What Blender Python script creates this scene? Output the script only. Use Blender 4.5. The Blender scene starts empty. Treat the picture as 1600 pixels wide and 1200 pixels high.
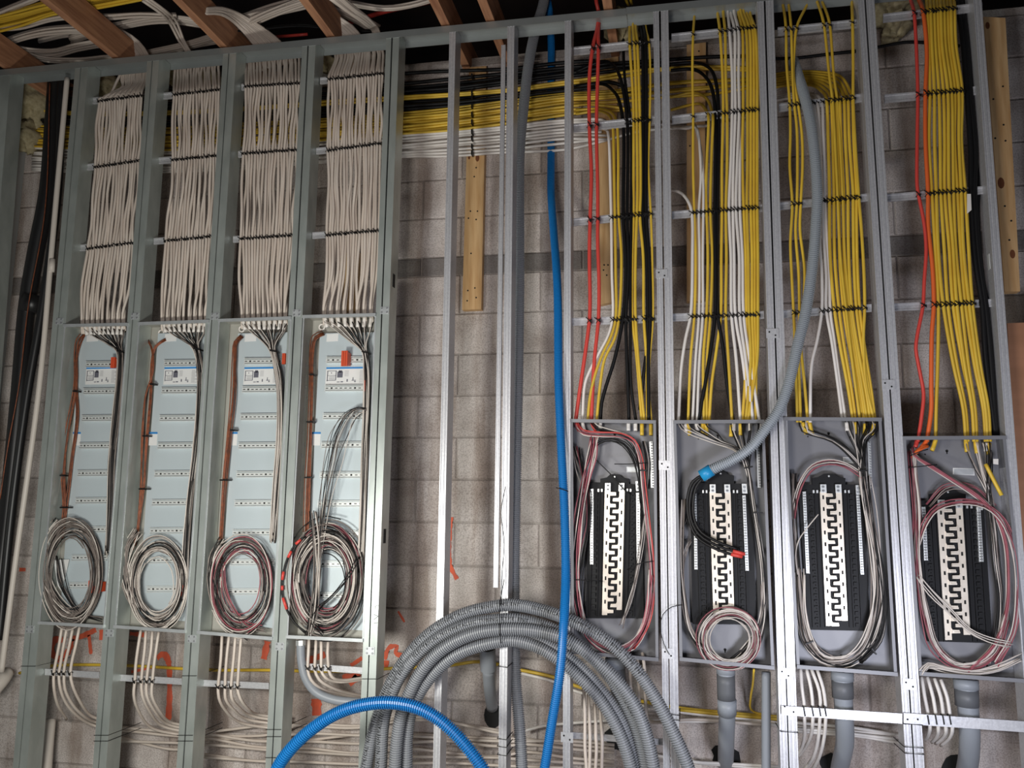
import bpy, math, random
import numpy as np
from mathutils import Vector, Matrix
random.seed(7); rng = np.random.RandomState(7)
S = bpy.context.scene
COL = S.collection

# ------------------------------------------------------------------ camera
F_PX, YAW, PITCH, ROLL = 1350.0, math.radians(-11.345), math.radians(8.52), math.radians(0.67)
DIST, CAMZ = 3.5, 1.35
cy_, sy_ = math.cos(YAW), math.sin(YAW); cp_, sp_ = math.cos(PITCH), math.sin(PITCH)
FW = np.array([sy_*cp_, cy_*cp_, sp_]); R0 = np.array([cy_, -sy_, 0]); U0 = np.cross(R0, FW)
RR = math.cos(ROLL)*R0 + math.sin(ROLL)*U0; UU = -math.sin(ROLL)*R0 + math.cos(ROLL)*U0
CAM = np.array([0, -DIST, CAMZ])
cd = bpy.data.cameras.new('camera'); cam = bpy.data.objects.new('camera', cd); COL.objects.link(cam)
cd.sensor_width = 36; cd.lens = F_PX/1600*36; cd.clip_start = 0.02
M = Matrix(((RR[0], UU[0], -FW[0], CAM[0]), (RR[1], UU[1], -FW[1], CAM[1]), (RR[2], UU[2], -FW[2], CAM[2]), (0, 0, 0, 1)))
cam.matrix_world = M
S.camera = cam

# ------------------------------------------------------------------ world, lights, exposure
S.view_settings.view_transform = 'Standard'; S.view_settings.look = 'None'
S.view_settings.gamma = 1; S.view_settings.use_curve_mapping = False
S.view_settings.exposure = 0.12
wd = bpy.data.worlds.new('world'); S.world = wd; wd.use_nodes = True
wd.node_tree.nodes['Background'].inputs[0].default_value = (0.75, 0.85, 1, 1)
wd.node_tree.nodes['Background'].inputs[1].default_value = 0.055
def area(name, loc, target, sx, sz, power, color, spread=180):
    l = bpy.data.lights.new(name, 'AREA'); l.shape = 'RECTANGLE'; l.size = sx; l.size_y = sz
    l.energy = power; l.color = color; l.spread = math.radians(spread)
    o = bpy.data.objects.new(name, l); COL.objects.link(o); o.location = loc
    o.rotation_euler = (Vector(target)-Vector(loc)).to_track_quat('-Z', 'Y').to_euler()
    return o
area('work_light', (-1.55, -1.9, 1.0), (-1.45, 0, 1.2), 0.35, 0.30, 30, (1.0, 1.0, 0.93))
area('room_lamp', (-0.75, -3.2, 1.5), (0.0, 0, 1.6), 0.6, 0.5, 30, (1.0, 0.95, 0.91))
area('cool_light', (0.75, -2.1, 0.62), (0.65, 0, 0.85), 0.45, 0.35, 13, (0.84, 0.87, 1.0), 115)  # cool lamp at lower right, spread narrowed to spare the left studs

# ------------------------------------------------------------------ pixel -> world
def ray(px, py):
    return FW + RR*((px-800)/F_PX) - UU*((py-600)/F_PX)
def W(px, py, Y=0.0):
    d = ray(px, py); return CAM + d*((Y+DIST)/d[1])
def WZ(px, py, z):
    d = ray(px, py); return CAM + d*((z-CAMZ)/d[2])

# ------------------------------------------------------------------ materials
MAT = {}
def material(name, col, rough=0.5, metal=0.0, col2=None, scale=20, detail=4, bump=0.0, kind='noise', stretch=None, vary=0.0, spec=0.5):
    m = bpy.data.materials.new(name); m.use_nodes = True; nt = m.node_tree; N = nt.nodes; L = nt.links
    b = N['Principled BSDF']; b.inputs['Roughness'].default_value = rough; b.inputs['Metallic'].default_value = metal
    b.inputs['Specular IOR Level'].default_value = spec
    b.inputs['Base Color'].default_value = (*col, 1)
    if col2 or bump or vary:
        g = N.new('ShaderNodeNewGeometry'); mp = N.new('ShaderNodeMapping')
        L.new(g.outputs['Position'], mp.inputs['Vector'])
        if stretch: mp.inputs['Scale'].default_value = stretch
        if kind == 'noise':
            t = N.new('ShaderNodeTexNoise'); t.inputs['Scale'].default_value = scale; t.inputs['Detail'].default_value = detail
            out = t.outputs['Fac']
        else:
            t = N.new('ShaderNodeTexVoronoi'); t.inputs['Scale'].default_value = scale; out = t.outputs['Color']
        L.new(mp.outputs[0], t.inputs['Vector'])
        r = N.new('ShaderNodeValToRGB'); r.color_ramp.elements[0].position = .35; r.color_ramp.elements[1].position = .68
        r.color_ramp.elements[0].color = (*col, 1); r.color_ramp.elements[1].color = (*(col2 or col), 1)
        L.new(out, r.inputs[0]); src = r.outputs[0]
        if vary:
            oi = N.new('ShaderNodeObjectInfo'); mr = N.new('ShaderNodeMapRange')
            mr.inputs['To Min'].default_value = 1-vary; mr.inputs['To Max'].default_value = 1+vary
            L.new(oi.outputs['Random'], mr.inputs[0])
            mx = N.new('ShaderNodeVectorMath'); mx.operation = 'SCALE'
            L.new(src, mx.inputs[0]); L.new(mr.outputs[0], mx.inputs['Scale']); src = mx.outputs[0]
        L.new(src, b.inputs['Base Color'])
        if bump:
            bp = N.new('ShaderNodeBump'); bp.inputs['Strength'].default_value = bump; bp.inputs['Distance'].default_value = .004
            L.new(out, bp.inputs['Height']); L.new(bp.outputs[0], b.inputs['Normal'])
    MAT[name] = m; return m
material('galv_green', (.42, .46, .435), .36, .5, (.54, .58, .55), 14, detail=8, stretch=(1, 1, .45), bump=.03)
material('galv_bright', (.56, .56, .58), .38, .45, (.66, .66, .68), 120, bump=.08)
material('galv_plain', (.48, .50, .51), .4, .45, (.58, .60, .61), 20, detail=8)
material('galv_track', (.34, .36, .36), .42, .5, (.32, .34, .335), 14, detail=8)
material('steel_dark', (.30, .31, .32), .45, .5)
material('cream', (.62, .53, .46), .45, vary=.06, col2=(.68, .60, .53), scale=8)
material('white', (.80, .76, .72), .42, vary=.05, col2=(.76, .71, .66), scale=8)
material('yellow', (.74, .50, .05), .42, vary=.08, col2=(.66, .42, .04), scale=8)
material('black', (.006, .006, .007), .5, spec=.25)
material('red', (.66, .065, .05), .42)
material('orange', (.78, .14, .03), .42)
material('pink', (.36, .10, .12), .45, vary=.3, col2=(.28, .06, .08))
material('wire_white', (.66, .60, .55), .45, vary=.15, col2=(.60, .54, .48))
material('wire_grey', (.26, .215, .19), .5, vary=.3, col2=(.17, .14, .125))
material('wire_black', (.010, .009, .009), .45, spec=.3)
material('copper', (.26, .075, .03), .45, .3, (.13, .045, .025), 60, vary=.35)
material('blue', (.010, .17, .47), .36, spec=.4)
material('blue_bright', (.02, .30, .60), .4)
material('conduit_grey', (.26, .27, .29), .42)
material('conduit_light', (.33, .36, .39), .42)
material('pvc_grey', (.27, .29, .32), .45)
material('pvc_dark', (.12, .125, .135), .5)
material('pvc_white', (.66, .60, .54), .45)
material('pipe_black', (.012, .012, .013), .4)
material('panel_cool', (.56, .63, .66), .38, .15, (.52, .59, .62), 3)
material('panel_beige', (.36, .35, .31), .5, .2, (.40, .39, .35), 6)
material('panel_grey', (.19, .19, .205), .42, .1, (.22, .22, .235), 4)
material('rail', (.78, .80, .78), .35, .3)
material('plastic_black', (.007, .007, .008), .5, spec=.22)
material('slot_black', (.006, .006, .006), .8)
material('tin', (.80, .72, .62), .34, .35, (.72, .64, .54), 40)
material('zinc', (.70, .71, .70), .35, .7)
material('terminal', (.62, .08, .03), .45)
material('paper', (.74, .74, .73), .6)
material('ink', (.12, .12, .15), .6)
material('ink_blue', (.03, .22, .55), .5)
material('insulation', (.30, .25, .14), .95, 0, (.44, .38, .24), 45, bump=1)
material('pine', (.70, .46, .23), .6, 0, (.54, .31, .13), 9, stretch=(6, 6, .5), bump=.1)
material('pine_knot', (.16, .05, .015), .7)
material('joist', (.52, .26, .14), .65, 0, (.30, .13, .07), 9, stretch=(5, .5, 5), bump=.1)
material('plywood', (.46, .22, .12), .65, 0, (.40, .19, .10), 5, stretch=(1, 1, 5))
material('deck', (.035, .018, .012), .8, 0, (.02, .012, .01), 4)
material('paint_orange', (.72, .12, .05), .75, 0, (.60, .11, .06), 30)
material('concrete_floor', (.27, .26, .24), .8, 0, (.33, .32, .30), 3)
material('drywall', (.45, .45, .44), .8)
def cmu_material(name, base, dark):
    m = bpy.data.materials.new(name); m.use_nodes = True; nt = m.node_tree; N = nt.nodes; L = nt.links
    b = N['Principled BSDF']; b.inputs['Roughness'].default_value = .92
    g = N.new('ShaderNodeNewGeometry')
    fine = N.new('ShaderNodeTexNoise'); fine.inputs['Scale'].default_value = 170; fine.inputs['Detail'].default_value = 3
    mid = N.new('ShaderNodeTexNoise'); mid.inputs['Scale'].default_value = 5; mid.inputs['Detail'].default_value = 5
    mp = N.new('ShaderNodeMapping'); mp.inputs['Scale'].default_value = (9, 1, .9)
    drip = N.new('ShaderNodeTexNoise'); drip.inputs['Scale'].default_value = 1.2; drip.inputs['Detail'].default_value = 5
    L.new(g.outputs['Position'], fine.inputs['Vector']); L.new(g.outputs['Position'], mid.inputs['Vector'])
    L.new(g.outputs['Position'], mp.inputs['Vector']); L.new(mp.outputs[0], drip.inputs['Vector'])
    r = N.new('ShaderNodeValToRGB'); r.color_ramp.elements[0].color = (*dark, 1); r.color_ramp.elements[1].color = (*base, 1)
    r.color_ramp.elements[0].position = .36; r.color_ramp.elements[1].position = .56
    L.new(fine.outputs['Fac'], r.inputs[0])
    def mul(src, tex, lo, hi, tint):
        rr = N.new('ShaderNodeValToRGB'); rr.color_ramp.elements[0].position = lo; rr.color_ramp.elements[1].position = hi
        rr.color_ramp.elements[0].color = (*tint, 1); rr.color_ramp.elements[1].color = (1, 1, 1, 1)
        L.new(tex.outputs['Fac'], rr.inputs[0])
        mx = N.new('ShaderNodeVectorMath'); mx.operation = 'MULTIPLY'; L.new(src, mx.inputs[0]); L.new(rr.outputs[0], mx.inputs[1])
        return mx.outputs[0]
    c = mul(r.outputs[0], mid, .35, .6, (.70, .67, .65)); c = mul(c, drip, .40, .56, (.66, .61, .57))
    oi = N.new('ShaderNodeObjectInfo'); mr = N.new('ShaderNodeMapRange'); mr.inputs['To Min'].default_value = .86; mr.inputs['To Max'].default_value = 1.12
    L.new(oi.outputs['Random'], mr.inputs[0]); mx = N.new('ShaderNodeVectorMath'); mx.operation = 'SCALE'
    L.new(c, mx.inputs[0]); L.new(mr.outputs[0], mx.inputs['Scale']); L.new(mx.outputs[0], b.inputs['Base Color'])
    bp = N.new('ShaderNodeBump'); bp.inputs['Strength'].default_value = .5; bp.inputs['Distance'].default_value = .004
    L.new(fine.outputs['Fac'], bp.inputs['Height']); L.new(bp.outputs[0], b.inputs['Normal']); MAT[name] = m
cmu_material('cmu', (.66, .60, .57), (.45, .40, .375))
cmu_material('cmu_band', (.26, .24, .23), (.19, .17, .16))
cmu_material('mortar', (.48, .44, .41), (.38, .34, .32))

# ------------------------------------------------------------------ object helpers
PLOC = {}
def tag(o, label=None, cat=None, group=None, kind=None):
    if label: o['label'] = label
    if cat: o['category'] = cat
    if group: o['group'] = group
    if kind: o['kind'] = kind
    return o
def world_loc(o):
    p = np.zeros(3)
    while o is not None:
        p += np.array(o.location); o = o.parent
    return p
def mk(name, V, Fc, mat, parent=None, smooth=False, mats=None, midx=None):
    V = np.asarray(V, float); c = (V.min(0)+V.max(0))/2
    if parent is None: c[2] = V[:, 2].min()
    me = bpy.data.meshes.new(name); me.from_pydata((V-c).tolist(), [], Fc)
    me.materials.append(MAT[mat])
    for m_ in (mats or []): me.materials.append(MAT[m_])
    if midx is not None: me.polygons.foreach_set('material_index', midx)
    if smooth: me.polygons.foreach_set('use_smooth', [True]*len(me.polygons))
    me.update()
    o = bpy.data.objects.new(name, me); COL.objects.link(o)
    if parent is not None:
        o.parent = parent; c = c - world_loc(parent)
    o.location = c
    return o
def empty(name, loc, label=None, cat=None, group=None):
    o = bpy.data.objects.new(name, None); COL.objects.link(o); o.location = loc; o.empty_display_size = .05
    return tag(o, label, cat, group)
class MB:
    def __init__(s): s.v = []; s.f = []; s.n = 0
    def add(s, V, Fc):
        s.v.append(np.asarray(V, float)); s.f += [tuple(i+s.n for i in f) for f in Fc]; s.n += len(V); return s
    def build(s, name, mat, parent=None, smooth=False):
        return mk(name, np.vstack(s.v), s.f, mat, parent, smooth)
def prism_g(xz, y0, y1):
    """polygon in the XZ plane (list of (x,z) or 3d pts) extruded along Y"""
    P = [(p[0], p[-1]) for p in xz]; n = len(P)
    ar = sum(P[i][0]*P[(i+1) % n][1]-P[(i+1) % n][0]*P[i][1] for i in range(n))
    if ar < 0: P = P[::-1]
    V = [(x, y0, z) for x, z in P]+[(x, y1, z) for x, z in P]
    Fc = [tuple(range(n)), tuple(range(2*n-1, n-1, -1))]+[(i, i+n, (i+1) % n+n, (i+1) % n) for i in range(n)]
    return V, Fc
def box_g(x0, x1, y0, y1, z0, z1):
    return prism_g([(x0, z0), (x1, z0), (x1, z1), (x0, z1)], y0, y1)
def slab_g(px, Y, d):
    return prism_g([W(x, y, Y) for x, y in px], Y, Y+d)
def slab(name, px, Y, d, mat, parent=None):
    return mk(name, *slab_g(px, Y, d), mat, parent)
def bar_g(A, B, prof, closed=True):
    """profile (u across to the right, v depth) swept from A (top) to B (bottom)"""
    A = np.array(A); B = np.array(B); d = (B-A)/np.linalg.norm(B-A); up = -d
    u = np.cross([0, 1, 0], up); u /= np.linalg.norm(u)
    if u[0] < 0 and abs(u[0]) > .5: u = -u
    v = np.array([0, 1, 0.]); n = len(prof)
    V = [A+u*a+v*b for a, b in prof]+[B+u*a+v*b for a, b in prof]
    Fc = [(i, i+n, (i+1) % n+n, (i+1) % n) for i in range(n if closed else n-1)]
    if closed: Fc += [tuple(range(n)), tuple(range(2*n-1, n-1, -1))]
    return V, Fc
def spline(P, step=.02):
    P = np.array(P, float)
    if len(P) < 3:
        n = max(2, int(np.linalg.norm(P[1]-P[0])/step)+1); t = np.linspace(0, 1, n)[:, None]; return P[0]*(1-t)+P[1]*t
    Q = np.vstack([2*P[0]-P[1], P, 2*P[-1]-P[-2]]); out = []
    for i in range(1, len(Q)-2):
        p0, p1, p2, p3 = Q[i-1:i+3]
        l = np.linalg.norm(p2-p1)
        if l < 1e-6: continue
        n = max(2, int(l/step)+1)
        t0 = 0; t1 = t0+max(1e-4, np.linalg.norm(p1-p0)**.5); t2 = t1+l**.5; t3 = t2+max(1e-4, np.linalg.norm(p3-p2)**.5)
        t = np.linspace(t1, t2, n, endpoint=False)[:, None]
        A1 = (t1-t)/(t1-t0)*p0+(t-t0)/(t1-t0)*p1; A2 = (t2-t)/(t2-t1)*p1+(t-t1)/(t2-t1)*p2; A3 = (t3-t)/(t3-t2)*p2+(t-t2)/(t3-t2)*p3
        B1 = (t2-t)/(t2-t0)*A1+(t-t0)/(t2-t0)*A2; B2 = (t3-t)/(t3-t1)*A2+(t-t1)/(t3-t1)*A3
        out.append((t2-t)/(t2-t1)*B1+(t-t1)/(t2-t1)*B2)
    out.append(Q[-2][None]); return np.vstack(out)
def tube_g(P, r, sides=6, radii=None, closed=False, cap=True):
    P = np.array(P, float); n = len(P)
    T = np.gradient(P, axis=0)
    if closed: T = np.roll(P, -1, 0)-np.roll(P, 1, 0)
    T /= np.maximum(np.linalg.norm(T, axis=1), 1e-9)[:, None]
    N = np.zeros_like(P); a = np.array([0, 1, 0.])
    if abs(T[0] @ a) > .9: a = np.array([1, 0, 0.])
    nn = a-T[0]*(a @ T[0]); nn /= np.linalg.norm(nn)
    for i in range(n):
        nn = nn-T[i]*(nn @ T[i]); nn /= np.linalg.norm(nn); N[i] = nn
    Bn = np.cross(T, N); ang = np.arange(sides)*2*math.pi/sides
    rad = np.full(n, r) if radii is None else np.asarray(radii)
    V = P[:, None]+rad[:, None, None]*(N[:, None]*np.cos(ang)[None, :, None]+Bn[:, None]*np.sin(ang)[None, :, None])
    V = V.reshape(-1, 3); Fc = []
    for i in range(n if closed else n-1):
        j = (i+1) % n
        for k in range(sides):
            k2 = (k+1) % sides; Fc.append((i*sides+k, i*sides+k2, j*sides+k2, j*sides+k))
    if cap and not closed: Fc += [tuple(range(sides))[::-1], tuple((n-1)*sides+k for k in range(sides))]
    return V, Fc
def tube(name, pts, r, mat, parent=None, sides=6, step=.025, world=False, Y=0.04):
    P = pts if world else [W(p[0], p[1], p[2] if len(p) > 2 else Y) for p in pts]
    return mk(name, *tube_g(spline(P, step), r, sides), mat, parent, smooth=True)
def corr(name, pts, r, mat, parent=None, Y=0.1, pitch=.0075, amp=.0011, sides=14, world=False):
    P = pts if world else [W(p[0], p[1], p[2] if len(p) > 2 else Y) for p in pts]
    P = spline(P, .01); d = np.r_[0, np.cumsum(np.linalg.norm(np.diff(P, axis=0), axis=1))]
    n = int(d[-1]/pitch); s = []; rad = []
    for i in range(n):
        for f, a in ((0, amp), (.45, amp), (.55, -amp*1.6), (.90, -amp*1.6)): s.append((i+f)*pitch); rad.append(r+a)
    s = np.array(s); Q = np.stack([np.interp(s, d, P[:, k]) for k in range(3)], 1)
    return mk(name, *tube_g(Q, r, sides, radii=rad), mat, parent, smooth=False), Q
def disc_g(c, r, y0, y1, n=10, ax='Y'):
    a = np.arange(n)*2*math.pi/n
    return prism_g([(c[0]+r*math.cos(t), c[2]+r*math.sin(t)) for t in a], c[1]+y0, c[1]+y1)
ORD = ['first', 'second', 'third', 'fourth', 'fifth', 'sixth', 'seventh', 'eighth', 'ninth', 'tenth', 'eleventh', 'twelfth', 'thirteenth',
       'fourteenth', 'fifteenth', 'sixteenth', 'seventeenth', 'eighteenth', 'nineteenth', 'twentieth', 'twenty-first', 'twenty-second']
def poly_y(pts, y):
    """x on a px path at height y"""
    for a, b in zip(pts, pts[1:]):
        if (a[1]-y)*(b[1]-y) <= 0 and a[1] != b[1]:
            t = (y-a[1])/(b[1]-a[1]); return a[0]+(b[0]-a[0])*t
    return None

# ------------------------------------------------------------------ setting
ZT = lambda X: None
TA = W(12, 108); TB = W(1022, 9)
def track_z(X): return TA[2]+(TB[2]-TA[2])*(X-TA[0])/(TB[0]-TA[0])
YW = 0.42                                  # face of the block wall
XL, XR = -3.55, 2.75
tag(mk('floor', *box_g(XL-1.5, XR+1.5, -5.5, YW, -.06, 0), 'concrete_floor'), kind='structure')
zt0 = track_z(0)
# block wall: mortar core plus every block
wall = mk('wall_back', *box_g(XL, XR, YW+.006, YW+.14, 0, zt0+.08), 'mortar'); tag(wall, kind='structure')
pz = [W(640, y, YW)[2] for y in (815, 750, 684, 619)]
pitch = (pz[3]-pz[0])/3
zc = pz[0]; rows = []
z = zc
while z > -.05: z -= pitch
while z < zt0-.0:
    rows.append([z, z+pitch, 'cmu']); z += pitch
bt, bb = W(660, 403, YW)[2], W(660, 432, YW)[2]
rows2 = []; z = rows[0][0]
while z+pitch < bb+.06: rows2.append([z, z+pitch, 'cmu']); z += pitch
rows2[-1][1] = bb
rows2.append([bb, bt, 'cmu_band']); z = bt
while z < zt0-.02: rows2.append([z, min(z+pitch, zt0+.07), 'cmu']); z += pitch
jx = W(652, 650, YW)[0]; bl = 2*pitch
g = .0035
for i, (z0, z1, mt) in enumerate(rows2):
    off = 0 if i % 2 else bl/2
    x = jx+off-bl*math.ceil((jx+off-XL)/bl)
    while x < XR:
        a, b = max(x, XL), min(x+bl, XR)
        if b-a > .05 and z1 > 0:
            pr = random.uniform(0, .004); zz0 = max(z0, 0)
            V = [(a+g, YW+.004-pr, zz0+g), (b-g, YW+.004-pr, zz0+g), (b-g, YW+.004-pr, z1-g), (a+g, YW+.004-pr, z1-g)]
            V = [(px_+(.004 if k in (0, 3) else -.004), py_-.004, pz_+(.004 if k < 2 else -.004)) for k, (px_, py_, pz_) in enumerate(V)]+V+[(a+g, YW+.03, zz0+g), (b-g, YW+.03, zz0+g), (b-g, YW+.03, z1-g), (a+g, YW+.03, z1-g)]
            Fc = [(0, 1, 2, 3)]+[(k, k+4, (k+1) % 4+4, (k+1) % 4) for k in range(4)]+[(k+4, k+8, (k+1) % 4+8, (k+1) % 4+4) for k in range(4)]
            mk('concrete_block', V, Fc, mt, wall)
        x += bl
# left wall, deck far above, sheets added to enclose the dark attic
tag(mk('wall_left', *box_g(XL-.12, XL, -.6, YW+.15, 0, zt0), 'drywall'), kind='structure')
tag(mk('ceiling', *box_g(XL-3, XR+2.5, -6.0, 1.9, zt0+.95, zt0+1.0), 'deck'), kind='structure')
tag(mk('attic_closure_1', *box_g(XL-3, XR+2.5, 1.85, 1.9, zt0-.3, zt0+.95), 'deck'), kind='structure')  # back sheet added to close off the dark void overhead

tag(mk('attic_closure_2', *box_g(XL-3, XL-2.9, -6, 1.85, zt0-.6, zt0+.95), 'deck'), kind='structure')  # unseen side sheet added to keep the sky out
# spray paint marks on the wall (flat strokes in front of the blocks)
def stroke(pts, w, name='paint_mark'):
    P = spline([W(x, y, YW-.0045) for x, y in pts], .012); n = len(P)
    T = np.gradient(P, axis=0); T /= np.linalg.norm(T, axis=1)[:, None]
    Nn = np.stack([-T[:, 2], 0*T[:, 0], T[:, 0]], 1); ws = w*(1+.25*rng.uniform(-1, 1, n))/2
    V = np.vstack([P+Nn*ws[:, None], P-Nn*ws[:, None]]); Fc = [(i, i+1, n+i+1, n+i) for i in range(n-1)]
    mk(name, V, Fc, 'paint_orange', wall)
for p, w in (([(98, 1000), (86, 1000), (81, 1020), (95, 1030), (108, 1015), (112, 998)], .03), ([(112, 998), (128, 994), (150, 984)], .026),
             ([(139, 992), (142, 1022)], .018), ([(158, 984), (158, 1000)], .02), ([(203, 990), (225, 992)], .02), ([(245, 1028), (255, 1022), (262, 1030), (265, 1080), (263, 1125)], .028),
             ([(205, 1050), (240, 1042)], .012), ([(700, 1), (700, 2)], .001), ([(705, 808), (702, 850), (704, 885), (714, 905)], .018), ([(622, 955), (632, 972)], .010),
             ([(600, 1030), (608, 1012), (620, 1010), (618, 1020), (628, 1024), (637, 1018)], .022), ([(604, 1032), (603, 1046)], .02),
             ([(470, 1040), (488, 1030), (508, 1022)], .03), ([(548, 1040), (566, 1028)], .02), ([(494, 1092), (495, 1118)], .05),
             ([(535, 1060), (560, 1056), (545, 1068)], .03), ([(418, 1002), (412, 1030)], .03), ([(446, 1060), (445, 1110)], .04), ([(40, 890), (30, 890)], .02)):
    stroke(p, w)

# ------------------------------------------------------------------ overhead: joists and deck
for i, x in enumerate((8, 178, 347, 515, 695, 765, 950)):
    A = W(x, 108-(x-12)*.098); xx = A[0]; z0 = track_z(xx)+.012
    o = mk('ceiling_joist', *box_g(xx-.02, xx+.02, -1.5, 1.5, z0, z0+.14), 'joist')
    tag(o, 'rough wooden ceiling joist, %s from the left above the steel top track' % ORD[i], 'joist', 'ceiling joists')

# ------------------------------------------------------------------ steel framing
st = .0012
def cprof(x0, x1, web, ribs=False, d=.092):
    """C stud: front flange x0..x1 at v=0, web on side 'L' or 'R', rear flange and lips"""
    def fl(a, b):
        if not ribs: return [(a, 0), (b, 0)]
        out = []; w = b-a
        for t, v in ((0, 0), (.16, 0), (.22, .0032), (.30, .0032), (.36, 0), (.64, 0), (.70, .0032), (.78, .0032), (.84, 0), (1, 0)): out.append((a+w*t, v))
        return out
    t = .002
    if web == 'R':
        outer = [(x0, .010)]+fl(x0, x1)+[(x1, d), (x0, d), (x0, d-.01)]
        inner = [(x0+t, d-.01), (x0+t, d-t), (x1-t, d-t), (x1-t, t+.004), (x0+t, t+.004), (x0+t, .010)]
    else:
        outer = [(x0, d-.01), (x0, d)] if False else []
        outer = [(x1, d-.01), (x1, d), (x0, d)]+fl(x0, x1)+[(x1, .010)]
        inner = [(x1-t, .010), (x1-t, t+.004), (x0+t, t+.004), (x0+t, d-t), (x1-t, d-t), (x1-t, d-.01)]
    return outer+inner
def stud_line(xt, xb, yt=200, yb=1170, Y=0):
    A, B = W(xt, yt, Y), W(xb, yb, Y); k = (A-B)/(A[2]-B[2])
    top = B+k*(track_z(A[0])-.004-B[2]); bot = B+k*(.012-B[2])
    return top, bot
STUDS = [  # xt(L,R) at y=200, xb(L,R) at y=1170, member count, webs, ribs, material, label
    ((-6, 10), (-85, -68), 'R', False, 'galv_green', 'green-grey steel stud at the left edge of the photo beside the black pipe'),
    ((109, 119, 129), (22.5, 33, 45), 'LR', False, 'galv_green', 'doubled green-grey steel stud just right of the thin white pipe'),
    ((222, 231, 241), (147, 157, 167.5), 'LR', False, 'galv_green', 'doubled green-grey steel stud between first and second cream cable bays'),
    ((341, 351, 363), (277.5, 289, 300), 'LR', False, 'galv_green', 'doubled green-grey steel stud between second and third cream cable bays'),
    ((465.5, 476, 487), (416, 427, 439), 'LR', False, 'galv_green', 'doubled green-grey steel stud between third and fourth cream cable bays'),
    ((598, 608.5, 619), (561, 572, 583), 'LR', False, 'galv_green', 'doubled green-grey steel stud closing the right side of fourth cream bay'),
    ((699, 709), (677, 687.5), 'R', True, 'galv_bright', 'single steel stud left of the long pine board on the block wall'),
    ((791, 803), (779, 790), 'R', True, 'galv_bright', 'single steel stud that the grey conduit coil is tied to'),
    ((882, 892), (879.5, 891), 'R', True, 'galv_bright', 'single steel stud directly right of the tall blue conduit'),
    ((1023, 1035, 1047), (1036, 1048, 1061), 'LR', True, 'galv_bright', 'doubled bright steel stud between first and second breaker panels'),
    ((1189, 1202.5, 1214), (1219, 1233, 1248), 'LR', True, 'galv_bright', 'doubled bright steel stud between second and third breaker panels'),
    ((1353, 1366, 1379), (1414, 1428, 1443), 'LR', True, 'galv_bright', 'doubled bright steel stud between third and fourth breaker panels'),
    ((1535.5, 1549), (1608, 1623), 'L', True, 'galv_bright', 'bright steel stud right of the fourth breaker panel beside the pine board'),
]
BRK = {1: [(93, 502, 'b'), (47, 983, 'b')], 2: [(211, 494, 'b'), (171, 989, 'b')], 3: [(336, 494, 'b'), (300, 998, 'b')], 4: [(464, 489, 'b'), (437, 1010, 'b')],
       5: [(601, 485, 'b'), (578, 1017, 'b')], 9: [(1034, 428, 'p'), (1039, 727, 'p'), (1044, 1021, 'p')], 10: [(1207, 521, 'p'), (1227, 1052, 'p')],
       11: [(1388, 601, 'p'), (1421, 1069, 'p')], 8: [(886, 1152, 'p')]}
studs = []
for i, (xt, xb, webs, ribs, mt, lab) in enumerate(STUDS):
    n = len(xt)-1; tops = [stud_line(a, b) for a, b in zip(xt, xb)]
    base = tops[0][1].copy(); base[2] = 0.012
    root = empty('steel_stud', base, lab, 'stud', 'vertical steel studs'); studs.append(root)
    for k in range(n):
        (At, Ab), (Bt, Bb) = tops[k], tops[k+1]
        w = ((Bt[0]-At[0])+(Bb[0]-Ab[0]))/2-(.006 if n > 1 and k == 0 else 0); webside = webs[k] if n > 1 else webs
        mk('stud_channel', *bar_g(At, Ab, cprof(0, w, webside, ribs)), mt, root)
        if webside == 'R':
            for yy in (435, 838) if i == 5 else ():
                c = At+(Ab-At)*((yy-60)/1300)
                s = W(600, yy)[2]
                c = Ab+(At-Ab)*((s-Ab[2])/(At[2]-Ab[2])); X = c[0]+w
                mk('knockout', *box_g(X-.001, X+.0012, .03, .058, s-.03, s+.03), 'slot_black', root)
    if i == 12:
        for yy, xx in ((105+300, 1545), ):
            s = W(1540, yy)[2]; A, B = tops[0]; X = B[0]+(A[0]-B[0])*((s-B[2])/(A[2]-B[2]))
            mk('knockout', *box_g(X-.0012, X+.001, .03, .05, s-.03, s+.03), 'rail', root)
    for (bx, by, kind) in BRK.get(i, []):
        c = W(bx, by, -.001)
        if kind == 'b':
            bp = mk('bracket_plate', *box_g(c[0]-.020, c[0]+.020, -.0032, -.0012, c[2]-.016, c[2]+.016), 'galv_plain', root)
            for sx in (-.012, .012):
                for sz in (-.009, .009):
                    mk('screw', *disc_g((c[0]+sx, -.0032, c[2]+sz), .0042, -.003, .0), 'steel_dark', bp)
        else:
            bp = mk('bracket_plate', *box_g(c[0]-.024, c[0]+.024, -.0032, -.0012, c[2]-.019, c[2]+.019), 'galv_bright', root)
            for sx, sz in ((-.012, .006), (.011, -.008)):
                mk('screw', *disc_g((c[0]+sx, -.0032, c[2]+sz), .0036, -.0008, .0), 'slot_black', bp)
# loose stud leaning against the single stud
A, B = W(786, 70, -.0165), W(774, 918, -.0165)
o = mk('loose_stud', *bar_g(A, B, cprof(-.008, .010, 'R', True, .016)), 'galv_bright')
tag(o, 'shorter loose steel channel tied to the stud left of the vertical grey conduit', 'stud')
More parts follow.
